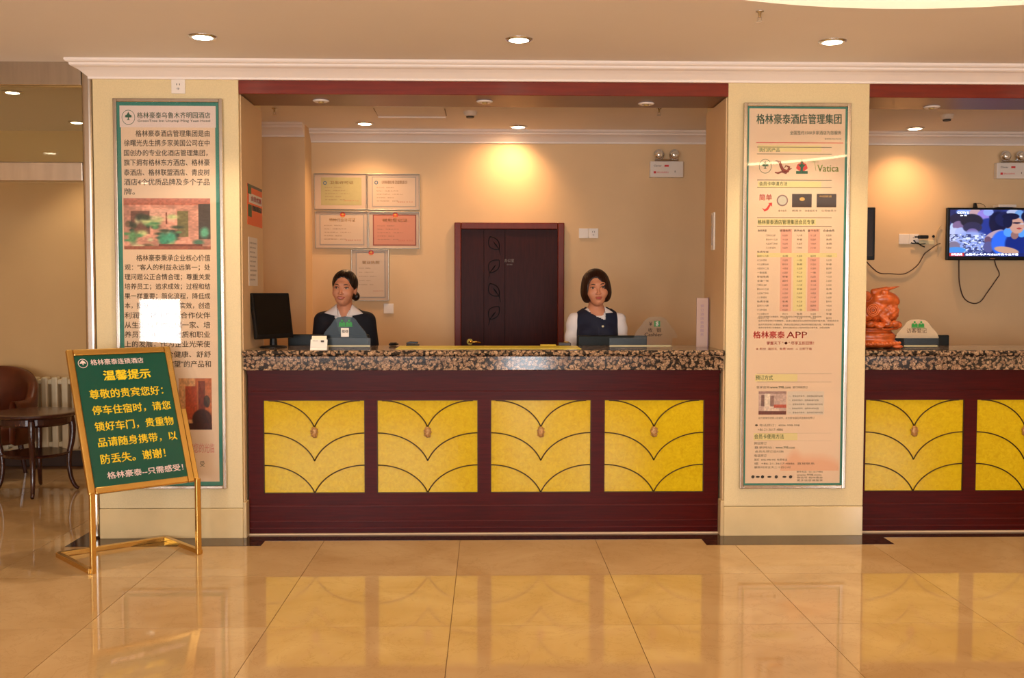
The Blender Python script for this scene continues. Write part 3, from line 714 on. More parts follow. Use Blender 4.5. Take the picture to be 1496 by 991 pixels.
mb.bar(tuple(at(1190, 237, YT)), tuple(at(1192, 250, YT)), .005, .0005); mb.build('palm_emblem', mat('light_green_ink', c(150, 170, 60), .6), t)
mb = MB(); mb.lathe([(.001, YT-.0002), (.034, YT-.0002), (.034, YT+.0008), (.001, YT+.0008)], at(1143, 293, YT).x, 0, 24, 'y', at(1143, 293, YT).z); mb.build('round_badge', mat('mauve_badge', c(150, 116, 110), .5), t)
mb = MB(); mb.lathe([(.001, YT-.0006), (.026, YT-.0006), (.026, YT-.0001), (.001, YT-.0001)], at(1143, 293, YT).x, 0, 24, 'y', at(1143, 293, YT).z); mb.build('badge_centre', mat('pale_badge', c(206, 196, 176), .5), t)
for x0 in (1157, 1193):
    mb = MB(); rect_px(mb, x0, x0+29, 283.5, 303, YT); cd = mb.build('member_card_print', mat('dark_card_ink', c(62, 44, 40), .4), t)
mb = MB(); q = at(1172, 291, YT-.001); mb.ball((q.x, YT-.0005, q.z), (.016, .0004, .011), 12, 6); line_px(mb, '中国联通', 1197, 1215, 287, 3, YT-.0006); mb.build('card_emblem', mat('gold_ink', c(226, 170, 84), .4), t)
def photo3(U, V):
    im = np.ones(U.shape+(3,))*np.array([206, 170, 156])/255.
    bx2(im, U, V, .1, .22, .35, .85, (120, 84, 80)); bx2(im, U, V, .22, .42, .3, .9, (240, 214, 190)); bx2(im, U, V, .42, .55, .3, .8, (150, 112, 104)); bx2(im, U, V, .2, .75, .1, .35, (230, 200, 180)); bx2(im, U, V, 0, 1, 0, .14, (110, 50, 40)); bx2(im, U, V, .55, 1, .3, .42, (190, 80, 60)); bx2(im, U, V, 0, 1, .9, 1, (170, 130, 120))
    return im*(.9+.2*noise2(U, V, 20, 8))[..., None]
px_pic('room_photo', 1108, 1149, 572, 606, YT, photo3, 60, 44, print_attr, t)
mb = MB(); rect_px(mb, 1150, 1204, 572, 606, YT+.0003, .0002); mb.build('caption_box', mat('pale_grey_box', c(228, 206, 184), .6), t)
mb = MB()
for i, x in enumerate((1100, 1107, 1114, 1124, 1134, 1146, 1155)):
    q = at(x, 697, YT); mb.ball((q.x, YT, q.z), (.010+.003*(i % 2), .0004, .006+.004*((i+1) % 2)), 8, 5); 
    if i % 2 == 0: mb.bar((q.x-.01, YT, q.z-.008), (q.x+.012, YT, q.z+.006), .004, .0004)
mb.build('small_icons', mat('black_ink', c(40, 34, 34), .6), t)
def fire(U, V):
    base = np.array([244, 208, 176])/255.; pk = np.array([240, 160, 120])/255.
    h_ = .25+.55*noise2(U, V*0+.3, 5, 11)*np.sin(PI*np.clip(U, 0, 1)); k_ = np.clip((h_-V)/.25+.3, 0, 1)*.55
    return base*(1-k_[..., None])+pk*k_[..., None]
px_pic('orange_artwork', 1140, 1226, 632, 688, YT+.0005, fire, 60, 40, print_attr, t)

# wall plates
def wall_plate(x, z_, y, label, sockets=(0,), s=.043, face='y'):
    t = thing('wall_socket', (x, y, z_-s), label, 'wall socket')
    for i, kind in enumerate(sockets):
        xc = x+(i-(len(sockets)-1)/2)*(2*s)
        p = MB().box(xc-s+.0006, xc+s-.0006, y-.009, y, z_-s, z_+s).build('plate', white_pl, t, bevel=.003)
        if kind == 1:
            mb = MB()
            for dx, dz in ((-.008, .012), (.008, .012)): mb.box(xc+dx-.002, xc+dx+.002, y-.0095, y-.0088, z_+dz-.005, z_+dz+.005)
            for dx, rr in ((-.009, .6), (.009, -.6), (0, 0)): mb.bar((xc+dx, y-.0092, z_-.02 if rr == 0 else z_-.016), (xc+dx+rr*.008, y-.0092, z_-.008), .003, .0008)
            mb.build('socket_slots', mat('dark_slot', c(50, 40, 34), .6), p)
    return t
wall_plate(-1.801, 2.660, FY, 'white power socket at the top of the left pillar', (1,), .041)
wall_plate(.842, 1.958, BY, 'pair of white wall plates, one blank and one power socket, right of the dark door', (0, 1), .041)
wall_plate(-.827, 1.328, BY, 'blank white wall plate beside the woman in the navy jacket', (0,), .042)
wall_plate(3.545, 1.916, BY, 'pair of white wall plates with plugs left of the television', (0, 1), .043)
t = thing('power_adapter', (3.68, BY-.05, 1.93), 'black power adapter plugged in beside the television', 'adapter')
a = at(1342, 346, BY-.03); b = at(1356, 346, BY-.03)
MB().box(a.x, b.x, BY-.045, BY-.01, a.z-.016, a.z+.012).build('body', black_m, t, bevel=.006)
MB().box(a.x-.03, a.x, BY-.03, BY-.018, a.z-.008, a.z+.004).build('plug', black_m, t, bevel=.003)
mb = MB(); mb.tube([at(x, y, BY-.02) for x, y in ((1331, 355), (1336, 356), (1341, 355), (1346, 359), (1351, 361))], .005, 6); mb.tube([at(x, y, BY-.015) for x, y in ((1335, 351), (1339, 356), (1345, 357), (1352, 356))], .004, 6)
mb.build('lead', black_m, t)
a = at(1343, 352, BY-.02); b = at(1366, 356, BY-.02); t = thing('power_strip', ((a.x+b.x)/2, BY, b.z), 'short cream power strip with a black knob on the wall left of the television', 'power strip')
MB().box(a.x, b.x, BY-.009, BY, b.z-.008, a.z+.006).build('housing', mat('cream_plastic', c(224, 206, 160), .4), t, bevel=.003)
q = at(1364, 345.5, BY-.01); MB().ball((q.x, BY-.008, q.z), (.012, .0078, .012)).build('black_knob', black_m, t, smooth=True)

# emergency lights
def emergency(x0, label):
    w_, zb, zt = .278, 2.42, 2.553
    t = thing('emergency_light', (x0+w_/2, BY, zb), label, 'emergency light')
    MB().box(x0, x0+w_, BY-.055, BY, zb, zt).build('battery_box', white_pl, t, bevel=.006)
    MB().box(x0+.04, x0+w_-.04, BY-.045, BY-.01, zt, zt+.02).build('lamp_bracket', chrome_m, t, bevel=.004)
    for dx in (.075, .203):
        l = MB().ball((x0+dx, BY-.045, zt+.055), (.045, .036, .045), 20, 12).build('lamp_head', chrome_m, t, smooth=True)
        MB().ball((x0+dx, BY-.074, zt+.055), (.030, .012, .030), 14, 8).build('lens', mat('bright_lens', c(240, 236, 220), .1, .6), l, smooth=True)
    mb = MB(); write(mb, 'Clover', (x0+.03, BY-.056, zt-.045), (x0+.095, BY-.056, zt-.045), (0, 0, .015), .01); mb.box(x0+.205, x0+.21, BY-.0562, BY-.055, zb+.04, zb+.055); mb.build('grey_lettering', grey_txt, t)
    mb = MB(); mb.box(x0+.12, x0+.155, BY-.0562, BY-.055, zt-.046, zt-.03); mb.box(x0+.03, x0+.05, BY-.0562, BY-.055, zb+.032, zb+.05); write(mb, '消防应急照明灯', (x0+.055, BY-.056, zb+.034), (x0+.155, BY-.056, zb+.034), (0, 0, .014)); mb.build('red_mark', red_txt, t)
emergency(1.346, 'white twin-lamp emergency light on the rear wall above the left counter')
emergency(4.257, 'white twin-lamp emergency light on the rear wall above the television')

# televisions
TVW, TVH = .775, .437
def crowd(U, V):
    im = np.ones(U.shape+(3,))*np.array([46, 58, 130])/255.
    im *= (.6+.7*noise2(U, V, 9, 2))[..., None]
    B = lambda *a, **k: blob(im, U, V, *a, **k)
    B(.06, .62, .06, .12, (190, 210, 250)); B(.17, .95, .10, .08, (130, 160, 240)); B(.29, .93, .07, .1, (196, 160, 170)); B(.38, .86, .07, .14, (150, 130, 226)); B(.44, .95, .06, .08, (150, 170, 240)); B(.40, .76, .04, .05, (214, 200, 220))
    B(.44, .62, .14, .2, (34, 56, 150)); B(.10, .80, .11, .12, (34, 34, 66)); B(.10, .66, .07, .1, (130, 104, 150)); B(.06, .45, .10, .16, (196, 206, 250)); B(.13, .52, .07, .1, (176, 190, 250))
    B(.55, .72, .10, .24, (22, 26, 62)); B(.64, .80, .12, .16, (28, 36, 84)); B(.73, .95, .08, .06, (180, 190, 226)); B(.80, .88, .06, .12, (110, 160, 226)); B(.92, .86, .10, .13, (24, 26, 60)); B(.97, .85, .045, .09, (150, 110, 110)); B(.93, .5, .09, .25, (170, 190, 240))
    B(.25, .76, .13, .15, (30, 32, 54)); B(.26, .62, .11, .12, (46, 46, 84)); B(.26, .50, .07, .10, (124, 104, 170)); B(.26, .30, .19, .24, (150, 170, 240), soft=.3)
    n_ = noise2(U, V, 46, 4); k_ = ((n_ > .56) & (U < .42) & (V < .48) & (V > .08))[..., None]; im[:] = np.where(k_, np.array([54, 66, 130])/255., im)
    n_ = noise2(U, V, 40, 9); k_ = ((n_ > .7) & (U < .42) & (V < .48) & (V > .08))[..., None]; im[:] = np.where(k_, np.array([226, 236, 255])/255., im)
    B(.05, .22, .07, .1, (130, 120, 150)); B(.07, .13, .12, .07, (70, 150, 240))
    B(.52, .48, .13, .055, (190, 160, 180), rot=.75); B(.44, .35, .04, .08, (110, 80, 110)); B(.45, .2, .06, .12, (90, 90, 150))
    B(.62, .28, .14, .28, (50, 110, 246)); B(.80, .26, .16, .3, (22, 44, 130)); B(.68, .52, .06, .1, (90, 160, 250)); B(.83, .5, .05, .09, (90, 160, 250)); B(.75, .46, .045, .09, (150, 110, 110))
    B(.66, .13, .15, .07, (206, 160, 140), rot=-.35); B(.97, .2, .06, .06, (200, 170, 140))
    B(.775, .66, .085, .17, (206, 156, 140)); B(.67, .64, .03, .04, (190, 140, 130)); B(.70, .86, .10, .07, (22, 28, 62)); B(.665, .74, .055, .13, (24, 30, 66)); B(.80, .60, .03, .02, (170, 70, 70)); B(.77, .72, .05, .018, (30, 30, 60)); B(.83, .70, .03, .016, (200, 190, 200))
    bx2(im, U, V, .19, 1, .01, .065, (30, 40, 110)); bx2(im, U, V, 0, .17, .005, .075, (200, 40, 50))
    return im
def tv(x1_, label, full=True):
    x0 = x1_-TVW; zb = 1.738; y = BY-.05
    t = thing('television', ((x0+x1_)/2, y, zb), label, 'television')
    MB().box(x0, x1_, y-.035, y, zb, zb+TVH).build('casing', black_m, t, bevel=.006)
    MB().box(x0+.25, x1_-.25, y, BY, zb+.1, zb+.3).build('wall_bracket', black_m, t)
    sx0, sx1, sz0, sz1 = x0+.022, x1_-.022, zb+.032, zb+TVH-.018
    if not full:
        MB().box(sx0, sx1, y-.0362, y-.035, sz0, sz1).build('screen', mat('dark_navy_screen', c(10, 18, 44), .12), t); return t
    s_ = picture('screen', sx0, sx1, sz0, sz1, y-.0362, crowd, 240, 132, tv_attr, t)
    mb = MB(); w_ = sx1-sx0
    write(mb, 'CCTV 5', (sx0+.06, y-.0366, sz1-.034), (sx0+.155, y-.0366, sz1-.034), (0, 0, .018), .03); write(mb, '体 育', (sx0+.085, y-.0366, sz1-.054), (sx0+.14, y-.0366, sz1-.054), (0, 0, .012), .01)
    write(mb, '体坛快讯', (sx0+.015, y-.0366, sz0+.006), (sx0+.11, y-.0366, sz0+.006), (0, 0, .018), .01); write(mb, '全国青少年乒乓球公开赛今日开幕', (sx0+.135, y-.0366, sz0+.007), (sx0+.62*w_+.13, y-.0366, sz0+.007), (0, 0, .016), .01)
    mb.build('screen_caption', mat('screen_white', c(255, 255, 255), emit=(.75, .8, 1, 1), es=.9), t)
    mb = MB(); mb.ball(((x0+x1_)/2, y-.0355, zb+.013), (.024, .001, .005), 14, 6); mb.build('bezel_mark', mat('tan_letters', c(150, 110, 70), .4), t)
    return t
tv(3.833+TVW, 'black wall television showing a seated audience in blue shirts')
tv(3.228, 'dark wall television mostly hidden behind the middle pillar, only its right edge showing', False)
t = thing('router', (at(1467, 300, BY-.06).x, BY-.06, 2.176), 'white router box lying on top of the television', 'router')
q = at(1467, 300, BY-.06); MB().box(q.x-.075, q.x+.075, BY-.12, BY-.01, 2.177, 2.200).build('housing', white_pl, t, bevel=.005)
MB().box(q.x-.085, q.x+.06, BY-.11, BY-.02, 2.175, 2.1768).build('foot', black_m, t)
t = thing('camera_clip', (at(1424, 300, BY-.06).x, BY-.06, 2.175), 'small black sensor standing on top of the television', 'sensor')
q = at(1424, 300, BY-.06); MB().prism([(q.x-.014, 2.175), (q.x+.018, 2.175), (q.x+.006, 2.215), (q.x-.008, 2.215)], BY-.08, BY-.05, 'y').build('body', black_m, t, bevel=.003)
MB().tube([at(x, y, BY-.03) for x, y in ((1425, 298), (1431, 297), (1437, 299), (1440, 303))], .002, 5).build('lead', cable_m, t)
def smooth_path(P, n=6):
    out = []
    for i in range(len(P)-1):
        p0, p1, p2, p3 = P[max(i-1, 0)], P[i], P[i+1], P[min(i+2, len(P)-1)]
        for k in range(n):
            u = k/n; out.append(0.5*((2*p1)+(-p0+p2)*u+(2*p0-5*p1+4*p2-p3)*u*u+(-p0+3*p1-3*p2+p3)*u**3))
    out.append(P[-1]); return out
for P, nm, lb in (([(1262, 378), (1274, 391), (1285, 399), (1300, 400), (1322, 400), (1340, 388), (1350, 372), (1357, 366), (1368, 358), (1374, 356)], cable_m, 'thin brown cable sagging along the wall between the two televisions'),
                  ([(1401, 380), (1401, 395), (1402, 415), (1408, 435), (1420, 443), (1432, 441), (1442, 428), (1456, 408), (1460, 400), (1455, 388), (1453, 380)], cable_m, 'dark cable hanging in a loop below the television'),
                  ([(1374, 330), (1370, 338), (1368, 348), (1370, 358), (1368, 368)], cable_w, 'pale cable bunched beside the left edge of the television')):
    o = MB().tube(smooth_path([at(x, y, BY-.012) for x, y in P]), .0045, 6).build('cable', nm, smooth=True); tag(o, lb, 'cable')

# ------------------------------------------------------------------ certificates on the rear wall
def cert(x0, x1, y0, y1, label, paper, border_col, title, ttl_m, emblem, tall=False, mat_w=.03):
    a = at(x0, y1, BY-.02); b = at(x1, y0, BY-.02)
    t = thing('framed_certificate', ((a.x+b.x)/2, BY-.01, a.z), label, 'certificate')
    y = BY-.02; f_ = .008
    MB().box(a.x, a.x+f_, y, BY, a.z, b.z).box(b.x-f_, b.x, y, BY, a.z, b.z).box(a.x+f_, b.x-f_, y, BY, a.z, a.z+f_).box(a.x+f_, b.x-f_, y, BY, b.z-f_, b.z).build('frame', alu_m, t, bevel=.003)
    MB().box(a.x+f_, b.x-f_, BY-.010, BY, a.z+f_, b.z-f_).build('mount', mat('mount_paper', c(208, 184, 160), .7), t)
    X0, X1, Z0, Z1 = a.x+f_+mat_w, b.x-f_-mat_w*.7, a.z+f_+mat_w*.6, b.z-f_-mat_w*.5
    MB().box(X0, X1, BY-.0108, BY-.010, Z0, Z1).build('certificate_border', border_col, t)
    MB().box(X0+.009, X1-.009, BY-.0114, BY-.0108, Z0+.009, Z1-.009).build('sheet', paper, t)
    yt = BY-.0118; W_ = X1-X0; H_ = Z1-Z0
    mb = MB(); write(mb, title, (X0+W_*.22, yt, Z1-H_*(.24 if not tall else .26)), (X1-W_*.2, yt, Z1-H_*(.24 if not tall else .26)), (0, 0, H_*(.11 if not tall else .07)), .01); mb.build('title_lettering', ttl_m, t)
    mb = MB()
    for k, s_ in enumerate(('单位名称：明园酒店', '地址：乌鲁木齐市', '法定代表人（负责人）', '许可项目：旅店业', '有效期限：四年')):
        zz = Z1-H_*(.38+.11*k if not tall else .36+.09*k); write(mb, s_, (X0+W_*.1, yt, zz), (X0+W_*(.5+.1*(k % 3)), yt, zz), (0, 0, H_*(.035 if not tall else .02)))
    mb.build('small_lettering', mat('faint_brown_ink', c(150, 116, 90), .7), t)
    mb = MB(); write(mb, '发证机关  年 月 日', (X0+W_*.58, yt, Z0+H_*.14), (X1-W_*.08, yt, Z0+H_*.14), (0, 0, H_*(.05 if not tall else .025))); mb.build('issuer_lettering', mat('faint_red_print', c(196, 110, 90), .7), t)
    if emblem:
        ex = (X0+X1)/2+W_*.02; ez = Z1+.0; r_ = .022
        e = MB(); e.lathe([(.001, yt-.001), (r_, yt-.001), (r_, yt), (.001, yt)], ex, 0, 18, 'y', ez-.004); e.build('emblem', mat('emblem_red', c(216, 62, 30), .5), t)
        e = MB(); e.lathe([(.001, yt-.0015), (r_*.45, yt-.0015), (r_*.45, yt-.001), (.001, yt-.001)], ex, 0, 14, 'y', ez-.001); e.box(ex-r_*.7, ex+r_*.7, yt-.0014, yt-.001, ez-.024, ez-.018)
        e.build('emblem_gold', mat('gold_print', c(226, 160, 50), .5), t)
    else:
        e = MB(); q = (X0+W_*.1, Z1-H_*.2)
        e.add([(q[0]+r_*math.cos(2*PI*k/20), yt, q[1]+r_*math.sin(2*PI*k/20)) for r_ in (.016, .008) for k in range(20)], [(k, (k+1) % 20, 20+(k+1) % 20, 20+k) for k in range(20)])
        if '卫生' in title: e.build('round_mark', mat('blue_grey_ink', c(96, 120, 140), .6), t)
grn = mat('pale_green_sheet', c(190, 180, 128), .7, noise=.05, nscale=30); crm = mat('cream_sheet', c(214, 190, 164), .7); pk = mat('salmon_sheet', c(206, 142, 118), .7)
brn = mat('brown_red_border', c(150, 84, 70), .7); gry = mat('grey_border', c(170, 160, 150), .7); ttl = mat('brown_title_ink', c(150, 100, 50), .6); ttg = mat('gold_title_ink', c(206, 150, 70), .6)
cert(458.5, 535.5, 253.5, 306.5, 'framed pale green hygiene licence, upper left of the wall certificates', grn, grn, '卫生许可证', ttl, False, mat_w=.05)
cert(536.5, 613, 254, 307, 'framed cream certificate with a wide title, upper right of the wall certificates', crm, gry, '公共场所量化分级 卫生监督信息公示', ttl, False)
cert(460, 537, 309, 363, 'framed cream certificate with a red and gold emblem, middle left of the wall certificates', crm, gry, '特种行业许可证', ttg, True)
cert(538, 613, 309.5, 363.5, 'framed salmon pink certificate, middle right of the wall certificates', pk, brn, '税务登记证', ttg, True)
cert(513, 568, 364.5, 440, 'upright framed business licence hanging below the other certificates', crm, gry, '营业执照', ttg, True, tall=True)

# things on the pillar reveals
XW = PL1+.008
def reveal_sheet(name, ya, yb, z0a, z1a, label, cat, cols):
    """sheet on the left reveal: cols = [(v0, v1, u0, u1, material)]"""
    t = thing(name, (XW, (ya+yb)/2, z0a), label, cat)
    MB().box(XW-.002, XW+.001, ya, yb, z0a, z1a).build('sheet', cols[0], t)
    for i, (v0, v1, u0, u1, m_) in enumerate(cols[1:]):
        MB().box(XW+.001, XW+.0014+.0002*i, ya+(yb-ya)*u0, ya+(yb-ya)*u1, z0a+(z1a-z0a)*v0, z0a+(z1a-z0a)*v1).build('printed_band', m_, t)
    return t
org = mat('orange_print', c(236, 104, 44), .5); dkg = mat('dark_green_print', c(24, 84, 40), .5)
t = reveal_sheet('reveal_poster', 6.18, 6.575, 1.874, 2.12, 'orange, green and white notice on the inner side of the left pillar', 'poster', [org, (.93, 1, 0, 1, black_m), (.55, .78, .1, .98, white_paper), (.37, .5, .3, .95, mat('brown_black_print', c(50, 36, 24), .5)), (.2, .5, .03, .26, dkg), (.76, .98, .02, .24, dkg)])
def wy(mb, s_, y0, y1, z_, h_, x_, b=0): write(mb, s_, (x_, y0, z_), (x_, y1, z_), (0, 0, h_), b)
mb = MB(); wy(mb, '价格公示', 6.32, 6.53, 1.969, .026, XW+.0032, .01); mb.build('white_lettering', white_paper, t)
mb = MB(); wy(mb, '会员优惠', 6.26, 6.54, 2.022, .032, XW+.0032, .02); mb.build('red_lettering', red_txt, t)
t = reveal_sheet('reveal_notice', 6.20, 6.43, 1.503, 1.80, 'pale paper notice below the orange one on the inner side of the left pillar', 'notice', [white_paper])
mb = MB()
for k in range(9): wy(mb, '住宿登记须知事项', 6.22, 6.40-.02*(k % 3), 1.76-.028*k, .010, XW+.0016)
mb.build('lettering', grey_txt, t)
t = thing('wall_thermometer', (PR0-.008, 6.33, 1.72), 'narrow pale wall thermometer on the inner side of the middle pillar', 'thermometer')
XR = PR0-.0075
MB().box(XR-.010, XR+.001, 6.30, 6.37, 1.73, 1.965).build('back_plate', white_pl, t, bevel=.004)
MB().tube([(XR-.012, 6.335, 1.76), (XR-.012, 6.335, 1.95)], .003, 6).build('glass_tube', mat('grey_brown_tube', c(150, 120, 90), .3), t)
mb = MB()
for k in range(18): mb.box(XR-.0106, XR-.010, 6.345, 6.362, 1.765+k*.010, 1.767+k*.010)
mb.build('scale_marks', grey_txt, t)

# ------------------------------------------------------------------ lounge: radiator, chair, tea table
YB = BY+.08
t = thing('radiator', (-4.1, YB-.11, 0), 'cream column radiator against the lounge wall behind the table', 'radiator')
x = -4.75; k = 0
while x < -3.25:
    MB().box(x, x+.052, YB-.15, YB-.07, .16, .76).build('column', radiator_m, t, bevel=.012, seg=2) if k == 0 else None
    if k == 0: col0 = t.children[0]
    else:
        q = col0.copy(); COL.objects.link(q); q.location = (.082*k, 0, 0)
    k += 1; x += .082
MB().box(-4.75, -3.25, YB-.135, YB-.085, .70, .74).box(-4.75, -3.25, YB-.135, YB-.085, .18, .22).build('header_pipe', radiator_m, t, bevel=.008)
MB().tube([(-3.30, YB-.11, .2), (-3.30, YB-.11, 0.0)], .012, 8).build('supply_pipe', radiator_m, t); MB().tube([(-4.70, YB-.11, .2), (-4.70, YB-.11, 0.0)], .012, 8).build('supply_pipe', radiator_m, t)
MB().box(-4.75, -4.7, YB-.08, YB-.03, .5, .53).box(-3.3, -3.25, YB-.08, YB-.03, .5, .53).build('bracket', radiator_m, t)
struct(MB().box(-6.6, -2.1, YB-.015, YB, 0, .13).build('baseboard_left', mat('dark_baseboard', c(52, 30, 18), .4)), 'dark baseboard along the lounge wall')

TCx, TCy = -3.30, 7.45
t = thing('tea_table', (TCx, TCy, 0), 'round dark wooden tea table with curved legs and a lower shelf in the lounge', 'table')
MB().lathe([(.001, .558), (.27, .558), (.29, .565), (.302, .576), (.298, .590), (.28, .594), (.001, .594)], TCx, TCy, 48).build('tabletop', table_m, t)
MB().lathe([(.001, .50), (.235, .50), (.25, .515), (.25, .5575), (.001, .5575)], TCx, TCy, 40).build('apron', table_m, t)
MB().lathe([(.001, .275), (.22, .275), (.232, .285), (.22, .297), (.001, .297)], TCx, TCy, 40).build('lower_shelf', table_m, t)
for k in range(4):
    a = math.radians(-72+90*k); ca, sa = math.cos(a), math.sin(a)
    P = [Vector((TCx+r_*ca, TCy+r_*sa, z_)) for r_, z_ in ((.235, .555), (.25, .48), (.245, .38), (.225, .28), (.222, .18), (.235, .09), (.262, .03), (.285, .012))]
    MB().tube(smooth_path(P, 3), [.026-.0006*i for i in range(22)], 8).build('leg', table_m, t, smooth=True)

t = thing('tub_chair', (-3.97, 8.02, 0), 'brown leather tub chair with rounded back behind the tea table', 'chair')
CCx, CCy = -3.97, 8.02
mb = MB(); vs = []; fs = []; n_ = 30
for i in range(n_+1):
    a = math.radians(-30+240*i/n_)
    hgt = .62+.24*max(0, math.sin(a))**.7 if math.sin(a) > 0 else .62
    for ri, z_ in ((.30, .30), (.31, hgt-.03), (.33, hgt), (.37, hgt), (.385, hgt-.03), (.36, .28)):
        vs.append((CCx+ri*math.cos(a)*1.08, CCy+ri*math.sin(a), z_))
for i in range(n_):
    for j in range(6): fs.append((i*6+j, i*6+(j+1) % 6, (i+1)*6+(j+1) % 6, (i+1)*6+j))
fs += [tuple(range(6)), tuple(range(n_*6, n_*6+6))[::-1]]
mb.add(vs, fs); mb.build('backrest', leather_m, t, smooth=True)
MB().lathe([(.001, .28), (.29, .28), (.31, .32), (.31, .39), (.28, .43), (.001, .44)], CCx, CCy, 32).build('seat', leather_m, t, smooth=True)
for sx in (-1, 1):
    for sy in (-1, 1): MB().tube([(CCx+sx*.2, CCy+sy*.2, .28), (CCx+sx*.23, CCy+sy*.23, 0)], [.025, .016], 8).build('leg', table_m, t)

# ------------------------------------------------------------------ gold easel with green notice
P1, P2, P3, P4 = Vector((-2.061, 5.262, 0)), Vector((-1.605, 5.653, 0)), Vector((-1.907, 5.972, 0)), Vector((-2.375, 5.609, 0))
P3 = Vector((-1.895, 5.962, 0))
du = (P2-P1).normalized(); nn = Vector((-du.y, du.x, 0)); LN = (P2-P1).length; th = .396; Hs = .80
t = thing('easel_sign', (P1+P2)/2, 'gold easel stand holding a tilted green notice board in front of the left pillar', 'sign stand')
hz = Vector((0, 0, .0135)); wv = .027
base = MB().bar(P1+hz, P4+hz, wv, wv).bar(P4+hz, P3+hz, wv, wv).bar(P3+hz, P2+hz, wv, wv).build('base_frame', gold_m, t, bevel=.003)
upb = nn*math.sin(th)+Vector((0, 0, math.cos(th)))       # direction up the board
nb = (du.cross(upb)).normalized()                          # out of the board, towards the viewer
if nb.y > 0: nb = -nb
for P in (P1, P2):
    s_ = 1 if P is P1 else -1
    b0 = P+du*(.012*s_)
    MB().bar(b0, b0+Vector((0, 0, .43)), wv, wv, du).build('post', gold_m, t, bevel=.003)
    MB().bar(b0+Vector((0, 0, .42))-nb*.015, b0+Vector((0, 0, .42))-nb*.015+upb*.42, wv, .02, nb).build('back_support', gold_m, t, bevel=.003)
O = P1+Vector((0, 0, .411)); W0, W1 = -.007, .568
Mb = Matrix((du, -nb, upb)).transposed().to_4x4(); Mb.translation = O+nb*.006      # board frame: x along, y back, z up
fw = .036
MB(Mb).box(W0, W0+fw, -.012, .012, 0, Hs).box(W1-fw, W1, -.012, .012, 0, Hs).box(W0+fw, W1-fw, -.012, .012, 0, fw).box(W0+fw, W1-fw, -.012, .012, Hs-fw, Hs).build('board_frame', gold_m, t, bevel=.006)
MB(Mb).box(W0+fw, W1-fw, -.002, .006, fw, Hs-fw).build('green_board', easel_green, t)
sxl, sxr = W0+fw, W1-fw; SW = sxr-sxl; SH = Hs-2*fw
def eline(mb, s_, u0, u1, v, h_, b=.0):      # u, v as fractions of the green sheet, v measured from its top
    x0 = sxl+SW*u0; x1 = sxl+SW*u1; z_ = Hs-fw-SH*(v+h_/2)
    write(mb, s_, (x0, -.0032, z_), (x1, -.0032, z_), (0, 0, SH*h_), b)
mb = MB(Mb); eline(mb, '格林豪泰连锁酒店', .165, .74, .055, .045, .02); eline(mb, '格林豪泰--只需感受！', .145, .97, .925, .052, .02); mb.build('white_lettering', pale_txt, t)
mb = MB(Mb); eline(mb, '温馨提示', .275, .79, .165, .078, .035); mb.build('heading_lettering', yellow_txt, t)
mb = MB(Mb)
for s_, u0, u1, v in (('尊敬的贵宾您好：', .10, .90, .305), ('停车住宿时，请您', .10, .955, .43), ('锁好车门，贵重物', .10, .955, .555), ('品请随身携带，以', .105, .965, .675), ('防丢失。谢谢！', .105, .80, .80)): eline(mb, s_, u0, u1, v, .072, .02)
mb.build('yellow_lettering', yellow_txt, t)
mb = MB(Mb); cx_, cz_ = sxl+SW*.085, Hs-fw-SH*.06
mb.add([(cx_+.026*q*math.cos(2*PI*k/24), -.0032, cz_+.026*q*math.sin(2*PI*k/24)) for q in (1, .88) for k in range(24)], [(k, (k+1) % 24, 24+(k+1) % 24, 24+k) for k in range(24)])
mb.add([(cx_+a*.024, -.0032, cz_+b*.024) for a, b in ((-.75, -.05), (-.4, .45), (0, .8), (.4, .45), (.75, -.05), (.1, 0), (.1, -.4), (-.1, -.4), (-.1, 0))], [tuple(range(9))]); mb.build('tree_emblem', pale_txt, t)

# ------------------------------------------------------------------ things on the counters
CT = 1.12
# monitor on the left end, turned towards the lobby and tilted back
t = thing('monitor', (-1.345, 6.34, CT), 'black flat monitor turned right at the left end of the counter', 'monitor')
ay = math.radians(56); rv = Vector((math.cos(ay), math.sin(ay), 0)); nv = Vector((math.sin(ay), -math.cos(ay), 0)); tl = math.radians(8)
uv = (Vector((0, 0, 1))*math.cos(tl)-nv*math.sin(tl)).normalized(); nf = rv.cross(uv).normalized()
MM = Matrix((rv, -nf, uv)).transposed().to_4x4(); MM.translation = Vector((-1.318, 6.335, CT+.058))
MB(MM).box(-.158, .158, 0, .024, 0, .285).box(-.12, .12, .024, .05, .03, .25).build('casing', black_m, t, bevel=.006)
MB(MM).box(-.142, .142, -.0015, 0, .028, .268).build('screen', gloss_black, t)
MB().tube([(-1.335, 6.35, CT+.01), (-1.338, 6.36, CT+.09)], [.024, .020], 10).build('neck', black_m, t)
MB().lathe([(.001, CT), (.082, CT), (.084, CT+.005), (.07, CT+.011), (.02, CT+.016), (.001, CT+.016)], -1.335, 6.345, 28).build('foot', black_m, t, smooth=True)

